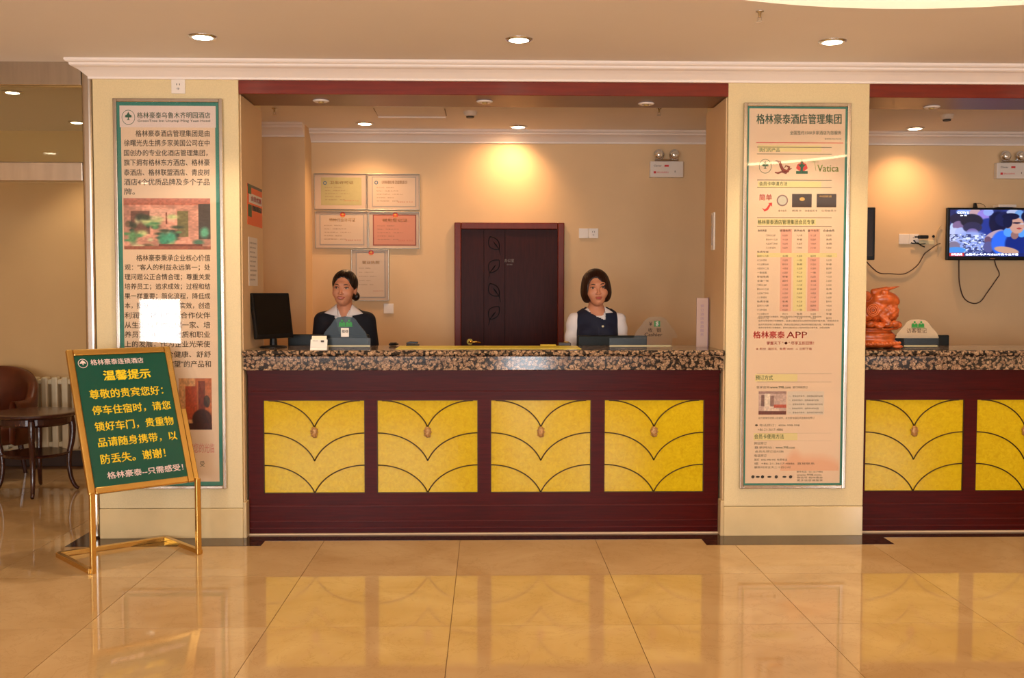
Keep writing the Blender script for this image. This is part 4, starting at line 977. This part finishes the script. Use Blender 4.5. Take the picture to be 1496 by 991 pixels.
def desk_monitor(xa, xb, ztop, label, y=6.63):
    t = thing('desk_monitor', ((xa+xb)/2, y+.05, .745), label, 'monitor')
    MB().box(xa, xb, y, y+.035, ztop-.33, ztop).build('casing', mat('dark_green_black_plastic', c(18, 20, 15), .4, spec=.15), t, bevel=.006)
    MB().box(xa+.015, xb-.015, y+.035, y+.037, ztop-.31, ztop-.02).build('screen', gloss_black, t)
    xc = (xa+xb)/2; MB().box(xc-.03, xc+.03, y-.01, y+.02, .76, ztop-.15).build('neck', black_m, t, bevel=.004)
    MB().box(xc-.11, xc+.11, y-.06, y+.10, .745, .76).build('foot', black_m, t, bevel=.005)
desk_monitor(-1.300, -.775, 1.190, 'black monitor back standing in front of the woman in the navy jacket')
desk_monitor(.590, 1.045, 1.182, 'dark monitor back standing in front of the woman in the navy vest')
desk_monitor(2.62, 3.05, 1.186, 'dark monitor back behind the visitor registration sign')

def desk_sign(x0, x1, y, label, zh, tx, tint, w_base=.05):
    """clear acrylic stand: slab base with a rounded trapezoid plate on it"""
    t = thing('desk_sign', ((x0+x1)/2, y, CT), label, 'desk sign')
    MB().box(x0, x1, y-w_base/2, y+w_base/2, CT+.0006, CT+.012).build('base', acryl_m, t)
    MB().box(x0+.004, x1-.004, y+.006, y+.014, CT+.012, CT+.022).build('white_strip', mat('cream_strip', c(186, 164, 118), .5), t)
    MB().box(x0, x1, y-.004, y+.004, CT+.0124, CT+.0655).build('front_plate', acryl_m, t)
    zb = CT+.066; h_ = zh-zb; xm = tx
    P = [(xm-.135, zb), (xm+.135, zb), (xm+.125, zb+h_*.25), (xm+.085, zb+h_*.62), (xm+.065, zb+h_*.85), (xm+.045, zb+h_*.95), (xm, zb+h_), (xm-.045, zb+h_*.95), (xm-.065, zb+h_*.85), (xm-.085, zb+h_*.62), (xm-.125, zb+h_*.25)]
    MB().prism(P, y-.003, y+.003, 'y').build('upper_plate', tint, t)
    return t
grn_p = mat('green_pictogram', c(16, 132, 40), .5)
def people_icon(mb, xm, z_, s, y):
    for sx in (-1, 1):
        x = xm+sx*s*.5
        mb.add([(x+.16*s*math.cos(2*PI*k/14), y, z_+.86*s+.16*s*math.sin(2*PI*k/14)) for k in range(14)], [tuple(range(14))])
        mb.add([(x+a*s, y, z_+b*s) for a, b in ((-.46, .12), (.46, .12), (.46, .5), (.34, .68), (.14, .68), (0, .48), (-.14, .68), (-.34, .68), (-.46, .5))], [tuple(range(9))])
    mb.box(xm-s, xm+s, y-.0002, y+.0002, z_-.02*s, z_+.08*s)
t = desk_sign(-1.075, -.715, 6.20, 'smoky acrylic desk sign in front of the woman in the navy jacket', 1.318, -.868, acryl_g)
mb = MB(); people_icon(mb, -.865, 1.255, .042, 6.195); mb.build('pictogram', grn_p, t)
mb = MB(); mb.box(-.893, -.845, 6.1955, 6.1965, 1.193, 1.247); mb.build('white_label', white_paper, t)
mb = MB(); write(mb, '接待', (-.888, 6.195, 1.215), (-.850, 6.195, 1.215), (0, 0, .022), .02); mb.build('lettering', grey_txt, t)
t = desk_sign(.745, 1.13, 6.20, 'clear acrylic cashier sign with a yen and dollar mark on the counter', 1.318, 1.03, acryl_m)
Ya = 6.194
mb = MB(); rect_px(mb, 955.5, 964.5, 469, 477.5, Ya, .0008); mb.build('green_square', mat('dark_green_square', c(20, 92, 30), .5), t)
mb = MB(); line_px(mb, '$', 958, 962, 473.2, 7, Ya-.0006, .02); mb.build('dollar_mark', white_paper, t)
mb = MB(); line_px(mb, '¥', 948.5, 952.5, 473.5, 5.5, Ya, .03); line_px(mb, '收', 947, 953, 482.5, 6.2, Ya, .01); line_px(mb, '银', 959, 966, 482.5, 6.2, Ya, .01); line_px(mb, 'Cashier', 941.5, 967.5, 489, 5, Ya, .02); mb.build('lettering', mat('dark_brown_ink', c(70, 44, 24), .6), t)
t = desk_sign(2.570, 2.785, 6.20, 'clear acrylic visitor registration sign beside the carved figure', 1.303, 2.650, mat('frosted_acrylic', c(232, 206, 168), .4, alpha=.38))
mb = MB(); people_icon(mb, 2.652, 1.249, .041, 6.195); mb.build('pictogram', grn_p, t)
mb = MB(); line_px(mb, '访客登记', 1324.5, 1354, 483, 7.5, 6.195, .0); mb.build('lettering', mat('dark_brown_ink', c(70, 44, 24), .6), t)

t = thing('card_holder', (-1.012, 6.11, CT), 'small white card holder with business cards on the counter', 'card holder')
MB().prism([(6.085, CT), (6.145, CT), (6.14, CT+.02), (6.10, CT+.02)], -1.062, -.962, 'x').build('base', white_pl, t)
MB().prism([(6.098, CT+.02), (6.104, CT+.02), (6.126, CT+.082), (6.120, CT+.082)], -1.056, -.968, 'x').build('card_stack', mat('cream_card', c(244, 226, 196), .6), t)
MB().prism([(6.092, CT+.012), (6.097, CT+.02), (6.116, CT+.06), (6.111, CT+.06)], -1.062, -.962, 'x').build('front_pocket', white_pl, t)
mb = MB(); write(mb, '格林豪泰', (-1.05, 6.1065, CT+.05), (-1.02, 6.1065, CT+.05), (0, .003, .006)); mb.box(-1.0, -.982, 6.100, 6.108, CT+.045, CT+.056); mb.build('print', grey_txt, t)

t = thing('display_brochure', (1.365, 6.43, CT), 'tall pale lilac brochure standing at the right end of the counter', 'brochure')
Mz = Matrix.Translation((1.365, 6.43, CT)) @ Matrix.Rotation(math.radians(-6), 4, 'Z')
MB(Mz).box(-.036, .034, -.005, .02, 0, .31).build('cover', mat('lilac_card', c(198, 166, 150), .6), t)
MB(Mz).box(.034, .038, -.007, .021, 0, .312).build('spine', mat('mauve_edge', c(120, 84, 110), .5), t)
mb = MB(Mz); 
for k, s_ in enumerate('预订酒店会员服务'): write(mb, s_, (-.012, -.0056, .25-.026*k), (.010, -.0056, .25-.026*k), (0, 0, .018))
mb.build('lettering', mat('lilac_ink', c(160, 130, 150), .6), t)

o = MB().box(-.56, .57, 6.16, 6.50, CT, CT+.0025).build('desk_mat', mat_y); tag(o, 'long thin yellow-green plastic sheet lying on the middle of the counter', 'desk mat')
def pen(x0, x1, y, label, m_):
    t = thing('pen', ((x0+x1)/2, y, CT), label, 'pen')
    MB().tube([(x0, y, CT+.010), (x0+.01, y, CT+.010), (x1-.02, y+.03, CT+.010), (x1, y+.034, CT+.010)], [.004, .009, .009, .003], 8).build('barrel', m_, t)
    MB().bar((x0+.01, y, CT+.021), (x0+.05, y+.012, CT+.021), .006, .003).build('clip', black_m, t)
t = thing('stapler', (-.49, 6.53, CT), 'small black stapler at the rear edge of the counter left of the door', 'stapler')
MB().box(-.525, -.44, 6.525, 6.555, CT, CT+.010).build('base', black_m, t, bevel=.003)
MB().prism([(-.525, CT+.012), (-.45, CT+.014), (-.45, CT+.026), (-.50, CT+.028), (-.525, CT+.020)], 6.53, 6.552, 'y').build('lever', black_m, t, bevel=.003)
pen(-.635, -.575, 6.52, 'dark pen lying beside the small black stapler', black_m)
t = thing('pen_tray', (.50, 6.50, CT), 'dark clip tray at the rear edge of the counter beside the woman in the vest', 'tray')
MB().box(.455, .535, 6.505, 6.56, CT, CT+.022).build('tray', mat('dark_brown_plastic', c(40, 18, 12), .4), t, bevel=.004)
MB().ball((.508, 6.53, CT+.024), (.018, .012, .006), 10, 6).build('clip', mat('brass_clip', c(226, 190, 110), .2, .8), t)
o = MB().box(.34, .44, 6.51, 6.57, CT, CT+.008).build('note_pad', mat('yellow_note', c(226, 190, 50), .6), bevel=.001); tag(o, 'small yellow note pad lying beside the dark clip tray', 'note pad')

# ------------------------------------------------------------------ implicit surfaces for figures
def cap(P, a, b, ra, rb):
    ax = [b[i]-a[i] for i in range(3)]; L2 = sum(v*v for v in ax)+1e-12
    h_ = np.clip(((P[0]-a[0])*ax[0]+(P[1]-a[1])*ax[1]+(P[2]-a[2])*ax[2])/L2, 0, 1)
    return np.sqrt((P[0]-a[0]-ax[0]*h_)**2+(P[1]-a[1]-ax[1]*h_)**2+(P[2]-a[2]-ax[2]*h_)**2)-(ra+(rb-ra)*h_)
def ell(P, cc, r):
    a, b, d_ = (P[0]-cc[0]), (P[1]-cc[1]), (P[2]-cc[2])
    k0 = np.sqrt((a/r[0])**2+(b/r[1])**2+(d_/r[2])**2); k1 = np.sqrt((a/r[0]**2)**2+(b/r[1]**2)**2+(d_/r[2]**2)**2)+1e-9
    return k0*(k0-1)/k1
def smin(a, b, k):
    h_ = np.clip(.5+.5*(b-a)/k, 0, 1); return b+(a-b)*h_-k*h_*(1-h_)
def smax(a, b, k): return -smin(-a, -b, k)
def rotz(P, a, c0):
    ca, sa = math.cos(a), math.sin(a); x, y = P[0]-c0[0], P[1]-c0[1]
    return (x*ca+y*sa, -x*sa+y*ca, P[2]-c0[2])
def surface(f, xs, ys, zs):
    X, Yg, Zg = np.meshgrid(xs, ys, zs, indexing='ij', sparse=True)
    F = f((X.astype(np.float32), Yg.astype(np.float32), Zg.astype(np.float32)))
    F = np.broadcast_to(F, (len(xs), len(ys), len(zs))).astype(np.float32)
    ins = F < 0
    cs = [(a, b, d_) for a in (0, 1) for b in (0, 1) for d_ in (0, 1)]
    nx, ny, nz = F.shape
    sl = lambda o: (slice(o[0], nx-1+o[0]), slice(o[1], ny-1+o[1]), slice(o[2], nz-1+o[2]))
    cnt = sum(ins[sl(o)].astype(np.int8) for o in cs)
    act = np.argwhere((cnt > 0) & (cnt < 8))
    I, J, K = act.T; idx = -np.ones((nx-1, ny-1, nz-1), np.int32); idx[I, J, K] = np.arange(len(act))
    acc = np.zeros((len(act), 3)); num = np.zeros(len(act))
    G = [np.asarray(xs), np.asarray(ys), np.asarray(zs)]
    for o in cs:
        for ax in range(3):
            if o[ax] == 1: continue
            o2 = list(o); o2[ax] = 1
            fa = F[I+o[0], J+o[1], K+o[2]]; fb = F[I+o2[0], J+o2[1], K+o2[2]]
            m_ = (fa < 0) != (fb < 0); t_ = np.where(m_, fa/(fa-fb+1e-20), 0)
            pa = np.stack([G[0][I+o[0]], G[1][J+o[1]], G[2][K+o[2]]], 1); pb = np.stack([G[0][I+o2[0]], G[1][J+o2[1]], G[2][K+o2[2]]], 1)
            acc += np.where(m_[:, None], pa+(pb-pa)*t_[:, None], 0); num += m_
    V = acc/num[:, None]
    faces = []
    for ax in range(3):
        b_, c_ = (ax+1) % 3, (ax+2) % 3
        sa = [slice(None)]*3; sb = [slice(None)]*3; sa[ax] = slice(0, -1); sb[ax] = slice(1, None)
        A = ins[tuple(sa)]; B = ins[tuple(sb)]
        e = np.argwhere(A != B)
        ok = (e[:, b_] > 0) & (e[:, c_] > 0) & (e[:, b_] < F.shape[b_]-1) & (e[:, c_] < F.shape[c_]-1); e = e[ok]
        sgn = A[tuple(e.T)]
        def vid(db, dc):
            q = e.copy(); q[:, b_] -= db; q[:, c_] -= dc; return idx[tuple(q.T)]
        q = np.stack([vid(1, 1), vid(0, 1), vid(0, 0), vid(1, 0)], 1)
        q = np.where(sgn[:, None], q, q[:, ::-1]); faces.append(q)
    return V, np.concatenate(faces)
def mesh_from(name, V, Fc, m_, parent, M, smooth=True):
    V = V @ np.array(M.to_3x3()).T + np.array(M.translation)-np.array(ORG[parent.name])
    me = bpy.data.meshes.new(name); me.from_pydata(V.tolist(), [], Fc.tolist()); me.materials.append(m_)
    used = np.zeros(len(V), bool); used[Fc.ravel()] = True
    if not used.all():
        import bmesh
        bm = bmesh.new(); bm.from_mesh(me); bmesh.ops.delete(bm, geom=[v for v in bm.verts if not v.link_faces], context='VERTS'); bm.to_mesh(me); bm.free()
    if smooth: me.shade_smooth()
    o = bpy.data.objects.new(name, me); COL.objects.link(o); o.parent = parent; ORG[o.name] = ORG[parent.name]
    return o
def cut(V, Fc, pred):
    C_ = V[Fc].mean(1); return Fc[~pred(C_[:, 0], C_[:, 1], C_[:, 2])]
def seg(*ab):
    out = []
    for a, b, st in ab: out += list(np.arange(a, b, st))
    return np.array(out)

def person(x, y, rz, kind, label):
    root = thing('person', (x, y, 0), label, 'person')
    M = Matrix.Translation((x, y, 0)) @ Matrix.Rotation(rz, 4, 'Z')
    left = kind == 'jacket'
    hz_ = 1.493 if left else 1.497; hyaw = math.radians(-6 if left else 2); HC = (0.0 if left else -.006, -.012, hz_); hs_ = 1.08 if left else 1.12
    def headP(P):
        q = rotz(P, hyaw, HC); rl = math.radians(-3 if left else 4)
        cx, sx = math.cos(rl), math.sin(rl); xx, zz = q[0]*cx+q[2]*sx, -q[0]*sx+q[2]*cx
        return (xx/hs_, q[1]/hs_, zz/hs_)
    def head(q):       # head frame, face towards -y, eye line at z = 0
        x_ = np.abs(q[0]); Q = (x_, q[1], q[2])
        d_ = ell(q, (0, .014, .028), (.072, .090, .080))
        d_ = smin(d_, ell(q, (0, -.022, -.030), (.060, .062, .076)), .03)
        d_ = smin(d_, ell(q, (0, -.052, -.086), (.024, .024, .020)), .035)
        d_ = smin(d_, ell(Q, (.034, -.054, -.034), (.026, .024, .024)), .02)
        d_ = smin(d_, ell(q, (0, -.073, .022), (.045, .012, .010)), .02)
        d_ = smax(d_, -ell(Q, (.031, -.098, -.001), (.020, .016, .011)), .012)
        d_ = smin(d_, cap(q, (0, -.082, -.004), (0, -.099, -.034), .005, .0078), .012)
        d_ = smin(d_, ell(Q, (.0105, -.091, -.037), (.0065, .008, .006)), .006)
        d_ = smin(d_, ell(q, (0, -.086, -.058), (.020, .009, .0055)), .006)
        d_ = smin(d_, ell(q, (0, -.085, -.067), (.016, .009, .006)), .006)
        d_ = smin(d_, ell(Q, (.070, .012, -.012), (.008, .018, .029)), .008)
        return d_
    SH_ = .168
    def arms(P, g=0., x_only=False, gl=0., full=True):
        Q = (np.abs(P[0]), P[1], P[2])
        d_ = cap(Q, (SH_-.012, .004, 1.270), (.188, .012, 1.03), .037+g, .032+g)
        if full: d_ = smin(d_, cap(Q, (.192, .012, 1.03), (.125, -.19, .86), .034+g+gl, .023+g+gl), .02)
        return d_
    def torso(P, g=0.):
        Q = (np.abs(P[0]), P[1], P[2])
        d_ = ell(P, (0, .008, 1.185), (.150+g, .093+g, .155+g))
        d_ = smin(d_, cap(Q, (.0, .006, 1.338), (.134, .006, 1.268), .040+g, .034+g), .05)
        d_ = smin(d_, ell(Q, (.066, -.062, 1.165), (.056+g, .045+g, .055+g)), .03)
        d_ = smin(d_, ell(P, (0, .006, 1.02), (.118+g, .082+g, .15+g)), .05)
        d_ = smin(d_, ell(P, (0, .012, .86), (.158+g, .108+g, .13+g)), .06)
        return d_
    def legs(P, g=0.):
        Q = (np.abs(P[0]), P[1], P[2])
        d_ = cap(Q, (.082, .008, .84), (.085, -.004, .47), .078+g, .050+g); d_ = smin(d_, cap(Q, (.085, -.004, .47), (.088, .02, .10), .048+g, .032+g), .03)
        return d_
    def hand(P):
        Q = (np.abs(P[0]), P[1], P[2]); d_ = ell(Q, (.112, -.238, .838), (.034, .045, .014))
        d_ = smin(d_, cap(Q, (.125, -.19, .86), (.116, -.22, .845), .022, .018), .02)
        for k, (fx, L_) in enumerate(((.086, .058), (.104, .070), (.122, .064), (.139, .050))):
            b_ = (fx, -.272, .838); k1 = (fx-.002, -.272-L_*.55, .842); t_ = (fx-.003, -.272-L_, .822)
            d_ = smin(d_, np.minimum(cap(Q, b_, k1, .0085, .008), cap(Q, k1, t_, .008, .0068)), .004)
        d_ = smin(d_, np.minimum(cap(Q, (.088, -.222, .838), (.062, -.248, .832), .011, .009), cap(Q, (.062, -.248, .832), (.056, -.275, .824), .009, .007)), .006)
        return d_
    def body(P):
        d_ = torso(P); d_ = smin(d_, arms(P), .03); d_ = smin(d_, hand(P), .01); d_ = smin(d_, legs(P), .03)
        Q = (np.abs(P[0]), P[1], P[2]); d_ = smin(d_, cap(Q, (.088, .03, .045), (.095, -.13, .03), .036, .028), .03)
        nk = cap(P, (HC[0], .018, 1.29), (HC[0], .012, 1.43), .050, .047); d_ = smin(d_, nk, .035)
        return smin(d_, head(headP(P))*hs_, .018)
    # fine grid about the head and hands, coarse elsewhere
    V, Fc = surface(body, seg((-.26, -.11, .008), (-.11, .11, .0028), (.11, .27, .008)), seg((-.36, -.13, .007), (-.13, .13, .0032), (.13, .17, .008)), seg((-.02, .78, .016), (.78, .90, .006), (.90, 1.28, .012), (1.28, 1.36, .006), (1.36, 1.63, .0028)))
    mesh_from('body', V, Fc, skin_m, root, M)
    gx, gy = seg((-.28, .29, .0065)), seg((-.34, .17, .0065)); gz = lambda a, b, s=.0065: seg((a, b, s))
    # blouse / shirt
    if left:
        f = lambda P: smin(torso(P, .005), arms(P, .008), .03)
        V, Fc = surface(f, gx, gy, gz(.82, 1.37)); Fc = cut(V, Fc, lambda a, b, d_: ((b < .02) & (np.abs(a) < (d_-1.268)*.52)) | ((b < -.15)) | ((a*a+(b-.01)**2) < .047**2) & (d_ > 1.29))
        mesh_from('shirt', V, Fc, blouse_m, root, M)
        f = lambda P: smin(torso(P, .014), arms(P, .020), .035)
        V, Fc = surface(f, gx, gy, gz(.80, 1.385)); Fc = cut(V, Fc, lambda a, b, d_: ((b < .02) & (np.abs(a) < (d_-1.12)*.34) & (d_ > 1.12)) | ((a*a+(b-.01)**2) < .062**2) & (d_ > 1.30) | (b < -.135))
        j = mesh_from('jacket', V, Fc, navy_m, root, M); s_ = j.modifiers.new('t', 'SOLIDIFY'); s_.thickness = .004
        fj = f
    else:
        f = lambda P: smin(torso(P, .006), arms(P, .014+.003*np.sin(P[2]*70+P[0]*20)), .03)
        V, Fc = surface(f, gx, gy, gz(.82, 1.385)); Fc = cut(V, Fc, lambda a, b, d_: (((a*a+(b+.012)**2) < .060**2) & (d_ > 1.305)) | (b < -.165))
        mesh_from('blouse', V, Fc, blouse_m, root, M)
        f = lambda P: smax(smin(torso(P, .016), torso(P, .016), .01), np.abs(P[0])-.146-np.clip((1.16-P[2])*.12, 0, .04), .02)
        V, Fc = surface(f, gx, gy, gz(.78, 1.40))
        def nk(a, b, d_):
            lo = np.where(a < .052, 1.276+np.clip((.052-a)/.15, 0, 1)**1.3*.08, 1.345)
            return ((b < .03) & (np.abs(a) < .098) & (d_ > lo)) | (((a*a+(b-.01)**2) < .075**2) & (d_ > 1.31))
        Fc = cut(V, Fc, nk); j = mesh_from('vest', V, Fc, navy2_m, root, M); s_ = j.modifiers.new('t', 'SOLIDIFY'); s_.thickness = .003
        fj = lambda P: smin(torso(P, .016), cap(P, (0, .018, 1.29), (0, .012, 1.43), .050, .048), .02)
    f = lambda P: smax(smin(ell(P, (0, .012, .86), (.172, .122, .145)), legs(P, .02 if left else .03), .05), -(P[2]-(.10 if left else .50))*-1-.0, .01) if False else smin(ell(P, (0, .012, .86), (.172, .122, .145)), legs(P, .018), .05)
    V, Fc = surface(f, seg((-.24, .25, .012)), seg((-.2, .2, .012)), seg((.04, 1.03, .014))); lim = .10 if left else .50
    Fc = cut(V, Fc, lambda a, b, d_: d_ < lim); mesh_from('trousers' if left else 'skirt', V, Fc, navy_m if left else navy2_m, root, M)
    f = lambda P: smax(cap((np.abs(P[0]), P[1], P[2]), (.088, .035, .045), (.095, -.135, .03), .041, .034), -P[2], .004)
    V, Fc = surface(f, seg((-.16, .17, .008)), seg((-.2, .1, .008)), seg((-.01, .11, .008))); mesh_from('shoes', V, Fc, black_m, root, M)
    # collar wings laid on the surface
    def front(fn, a, z_, lo=-.2, hi=.1):
        ys_ = np.linspace(lo, hi, 240); v = fn((np.full_like(ys_, a), ys_, np.full_like(ys_, z_))); k_ = np.argmax(v < 0)
        return float(ys_[k_]) if v[k_] < 0 else .0
    MBm = lambda: MB(M)
    def wing(tri, nm, off=.006):
        mb = MBm(); A, B, C_ = [np.array(p) for p in tri]; n_ = 10; ids = {}; vs = []
        fn = lambda P: smin(fj(P), cap(P, (HC[0], .018, 1.29), (HC[0], .012, 1.43), .053, .051), .03)
        for i in range(n_+1):
            for j_ in range(n_+1-i):
                p = A+(B-A)*i/n_+(C_-A)*j_/n_; yy = front(fn, p[0], p[1])
                ids[i, j_] = len(vs); vs.append((p[0], yy-off, p[1]))
        fs = []
        for i in range(n_):
            for j_ in range(n_-i):
                fs.append((ids[i, j_], ids[i+1, j_], ids[i, j_+1]))
                if i+j_ < n_-1: fs.append((ids[i+1, j_], ids[i+1, j_+1], ids[i, j_+1]))
        mb.add(vs, fs); o = mb.build(nm, blouse_m, root, smooth=True); s2 = o.modifiers.new('t', 'SOLIDIFY'); s2.thickness = .003; s2.offset = 0
        return o
    if left:
        wing(((-.054, 1.384), (-.134, 1.322), (-.034, 1.298)), 'collar'); wing(((.054, 1.384), (.130, 1.318), (.034, 1.298)), 'collar')
        # notched lapels
        def strip(P0, P1, nm): 
            pass
    else:
        wing(((.048, 1.368), (.108, 1.326), (.054, 1.322)), 'collar', .004)
        yv = front(fj, .032, 1.232)
        MBm().ball((.032, yv-.003, 1.232), (.009, .004, .009), 12, 6).build('button', mat('pearl_button', c(236, 220, 180), .2), root, smooth=True)
    # face details, built in the head frame
    Hm = M @ Matrix.Translation(HC) @ Matrix.Rotation(hyaw, 4, 'Z') @ Matrix.Rotation(math.radians(-3 if left else 4), 4, 'Y').inverted() @ Matrix.Scale(hs_, 4)
    fh = lambda a, z_: front(head, a, z_, -.14, .0)
    for s_ in (-1, 1):
        e = MB(Hm).ball((s_*.031, fh(s_*.031, 0)+.0058, -.001), (.0128, .0085, .0058 if left else .0046), 14, 8).build('eye', eye_w, root, smooth=True)
        MB(Hm).ball((s_*.031-(.002 if left else 0), fh(s_*.031, 0)-.0016, -.0008), (.0052, .0022, .0052), 12, 8).build('iris', iris_m, e, smooth=True)
        P = [(s_*(.031+a), fh(s_*(.031+a), .005+b)-.0008, .0045+b) for a, b in ((-.015, -.006), (-.009, .0005), (0, .002), (.009, .0005), (.016, -.004))]
        MB(Hm).tube(P, [.0010, .0018, .0022, .0020, .0010], 6).build('lash_line', iris_m, root)
        P = [(s_*(.031+a), fh(s_*(.031+a), .02+b)-.0005, .0205+b) for a, b in ((-.016, -.002), (-.006, .001), (.006, .002), (.018, -.003))]
        MB(Hm).tube(P, [.0020, .0034, .0030, .0014], 6).build('eyebrow', hair_m, root)
    mw = .028 if left else .020; sm = .007 if left else .002
    for nm, dz, rr, yy in (('upper_lip', .0025, .0032, 0), ('lower_lip', -.006 if left else -.004, .0038, 0)):
        P = [(mw*u, fh(mw*u*.98, -.062)-.0005+.0*abs(u), -.0615+dz*(1-u*u)+sm*u*u) for u in (-1, -.7, -.35, 0, .35, .7, 1)]
        MB(Hm).tube(P, [rr*k for k in (.3, .75, 1, .95, 1, .75, .3)], 8).build(nm, lip_m, root, smooth=True)
    if left:
        P = [(.015*u, fh(.015*u, -.062)-.0022, -.0632+.002*u*u) for u in (-1, -.5, 0, .5, 1)]
        MB(Hm).tube(P, [.0008, .0018, .002, .0018, .0008], 6).build('teeth', teeth_m, root)
    # hair
    I3 = Hm
    if left:
        def hair(q):
            capd = ell(q, (0, .018, .030), (.0805, .096, .0875))
            capd = smin(capd, ell(q, (0, .05, -.03), (.06, .05, .06)), .03)
            Q = (np.abs(q[0]), q[1], q[2])
            face = ell(q, (.002, -.098, -.014), (.064, .082, .088))
            capd = smax(capd, -face, .006)
            capd = smax(capd, -(q[2]+.065-.0*q[1]), .01)
            capd = smax(capd, -smax(.012-Q[0]*0-(q[1]+.004)*-1*-1, q[2]+.004, .01), .01) if False else capd
            bun = ell(q, (.060, .070, -.050), (.026, .026, .028)); capd = smin(capd, bun, .012)
            ridge = .0010*np.sin(np.arctan2(q[1]-.02, q[0]+.001)*26)
            return capd+ridge
        hm = hair_m
    else:
        def hair(q):
            v = ell(q, (0, .014, .020), (.088, .098, .100))
            v = smin(v, ell(q, (0, .018, -.035), (.094, .090, .085)), .03)
            v = smax(v, -(q[2]+.100-.16*(q[0])*-1*.0-.05*np.clip(-q[0]/.09, -1, 1)*-1*.2), .012)
            # lower edge: left side of the picture shorter, right side longer
            v = smax(v, -(q[2]+.098+.12*np.clip(q[0], -.1, .1)-.0), .01)
            face = smax(ell(q, (-.010, -.100, -.030), (.058, .085, .098)), (q[0]*.84+(q[2]-.045)*.55)-.012, .008)
            face = smax(face, q[0]-.036, .006)
            v = smax(v, -face, .005)
            inner = ell(q, (0, .0, -.10), (.058, .07, .06)); v = smax(v, -inner, .01)
            return v+.0008*np.sin(np.arctan2(q[1]-.02, q[0]+.001)*40)
        hm = hair2_m
    V, Fc = surface(hair, seg((-.11, .112, .003)), seg((-.11, .14, .003)), seg((-.125, .135, .003)))
    mesh_from('hair', V, Fc, hm, root, I3) if False else None
    V2 = V @ np.array(Hm.to_3x3()).T + np.array(Hm.translation)
    mesh_from('hair', V2, Fc, hm, root, Matrix.Identity(4))
    return root
person(-.985, 7.02, 0, 'jacket', 'woman with tied-back hair in a navy jacket with white collar behind the counter')
person(.755, 7.02, 0, 'vest', 'woman with a dark bob in a navy vest over a white blouse behind the counter')

# ------------------------------------------------------------------ carved wooden figure on the right counter
SX, SY = 2.40, 6.25
t = thing('carved_figure', (SX, SY, CT), 'orange-red carved wooden beast on a beaded pedestal beside the middle pillar', 'carving')
rt_ = Matrix.Translation((SX, SY, CT))
def ped(P):
    d_ = ell(P, (0, 0, .030), (.165, .105, .030)); d_ = smin(d_, ell(P, (0, 0, .075), (.132, .085, .050)), .02)
    d_ = smin(d_, ell(P, (0, 0, .122), (.150, .098, .012)), .012)
    return d_
V, Fc = surface(ped, seg((-.18, .19, .004)), seg((-.12, .125, .004)), seg((-.004, .145, .004))); mesh_from('pedestal', V, Fc, carving_m, t, rt_)
mb = MB(rt_)
for k in range(34):
    a = 2*PI*k/34; mb.ball((.158*math.cos(a), .100*math.sin(a), .034), (.0095, .0095, .0095), 8, 6)
mb.build('bead_row', mat('carved_beads', c(214, 104, 44), .3, coat=.3), t, smooth=True)
for sx in (-1, 1):
    for sy in (-1, 1): MB(rt_).ball((sx*.120, sy*.072, .014), (.034, .024, .0138), 12, 8).build('pedestal_foot', carving_m, t, smooth=True)
def wave(P):
    d_ = ell(P, (0, 0, .150), (.150, .095, .024))
    for k in range(16):
        a = 2*PI*k/16; d_ = smin(d_, ell(P, (.146*math.cos(a), .092*math.sin(a), .150+.008*math.sin(a*5)), (.026, .024, .020)), .010)
    return d_+.0025*np.sin(P[0]*110+np.sin(P[2]*160)*1.6)*np.cos(P[1]*90)
V, Fc = surface(wave, seg((-.18, .19, .004)), seg((-.13, .135, .004)), seg((.118, .185, .004))); mesh_from('cloud_base', V, Fc, carving_m, t, rt_)
def beast(P):
    d_ = ell(P, (.005, 0, .235), (.125, .088, .075))
    d_ = smin(d_, ell(P, (.085, -.035, .225), (.052, .055, .058)), .02)     # haunch
    d_ = smin(d_, ell(P, (-.075, -.05, .215), (.045, .04, .05)), .02)
    d_ = smin(d_, ell(P, (.045, -.02, .305), (.092, .075, .052)), .02)       # head
    d_ = smin(d_, ell(P, (.105, -.03, .290), (.038, .045, .030)), .015)
    d_ = smin(d_, ell(P, (-.075, -.045, .325), (.036, .034, .032)), .010)    # curled mane
    d_ = smin(d_, ell(P, (.035, -.070, .345), (.026, .022, .020)), .006)     # eye
    d_ = smin(d_, cap(P, (-.02, -.03, .352), (.06, -.03, .368), .018, .014), .012)
    d_ = smin(d_, cap(P, (.06, -.03, .366), (.140, -.03, .384), .013, .003), .010)  # horn
    d_ = smin(d_, cap(P, (.03, -.07, .19), (.05, -.09, .165), .022, .020), .01)
    d_ = smax(d_, -cap(P, (.02, -.115, .268), (.15, -.085, .272), .006, .006), .008)
    d_ = smax(d_, -cap(P, (-.03, -.10, .31), (.06, -.108, .318), .004, .004), .006)
    sw = .003*np.sin(60*np.sqrt((P[0]+.075)**2+(P[2]-.325)**2)*2.6)*np.exp(-((P[0]+.075)**2+(P[2]-.325)**2)/.0015)
    sc = .0028*np.sin(P[0]*150)*np.sin(P[2]*150)*(P[2] < .27)
    return d_+sw+sc
V, Fc = surface(beast, seg((-.15, .16, .0032)), seg((-.12, .1, .0035)), seg((.155, .40, .0032))); mesh_from('beast', V, Fc, carving_m, t, rt_)
mb = MB(rt_)
for r_ in (.036, .026, .014): mb.tube([(-.045+r_*math.cos(2*PI*k/20), -.098, .238+r_*math.sin(2*PI*k/20)) for k in range(21)], .004, 6, False)
mb.build('coin', MATS['carved_beads'], t, smooth=True)
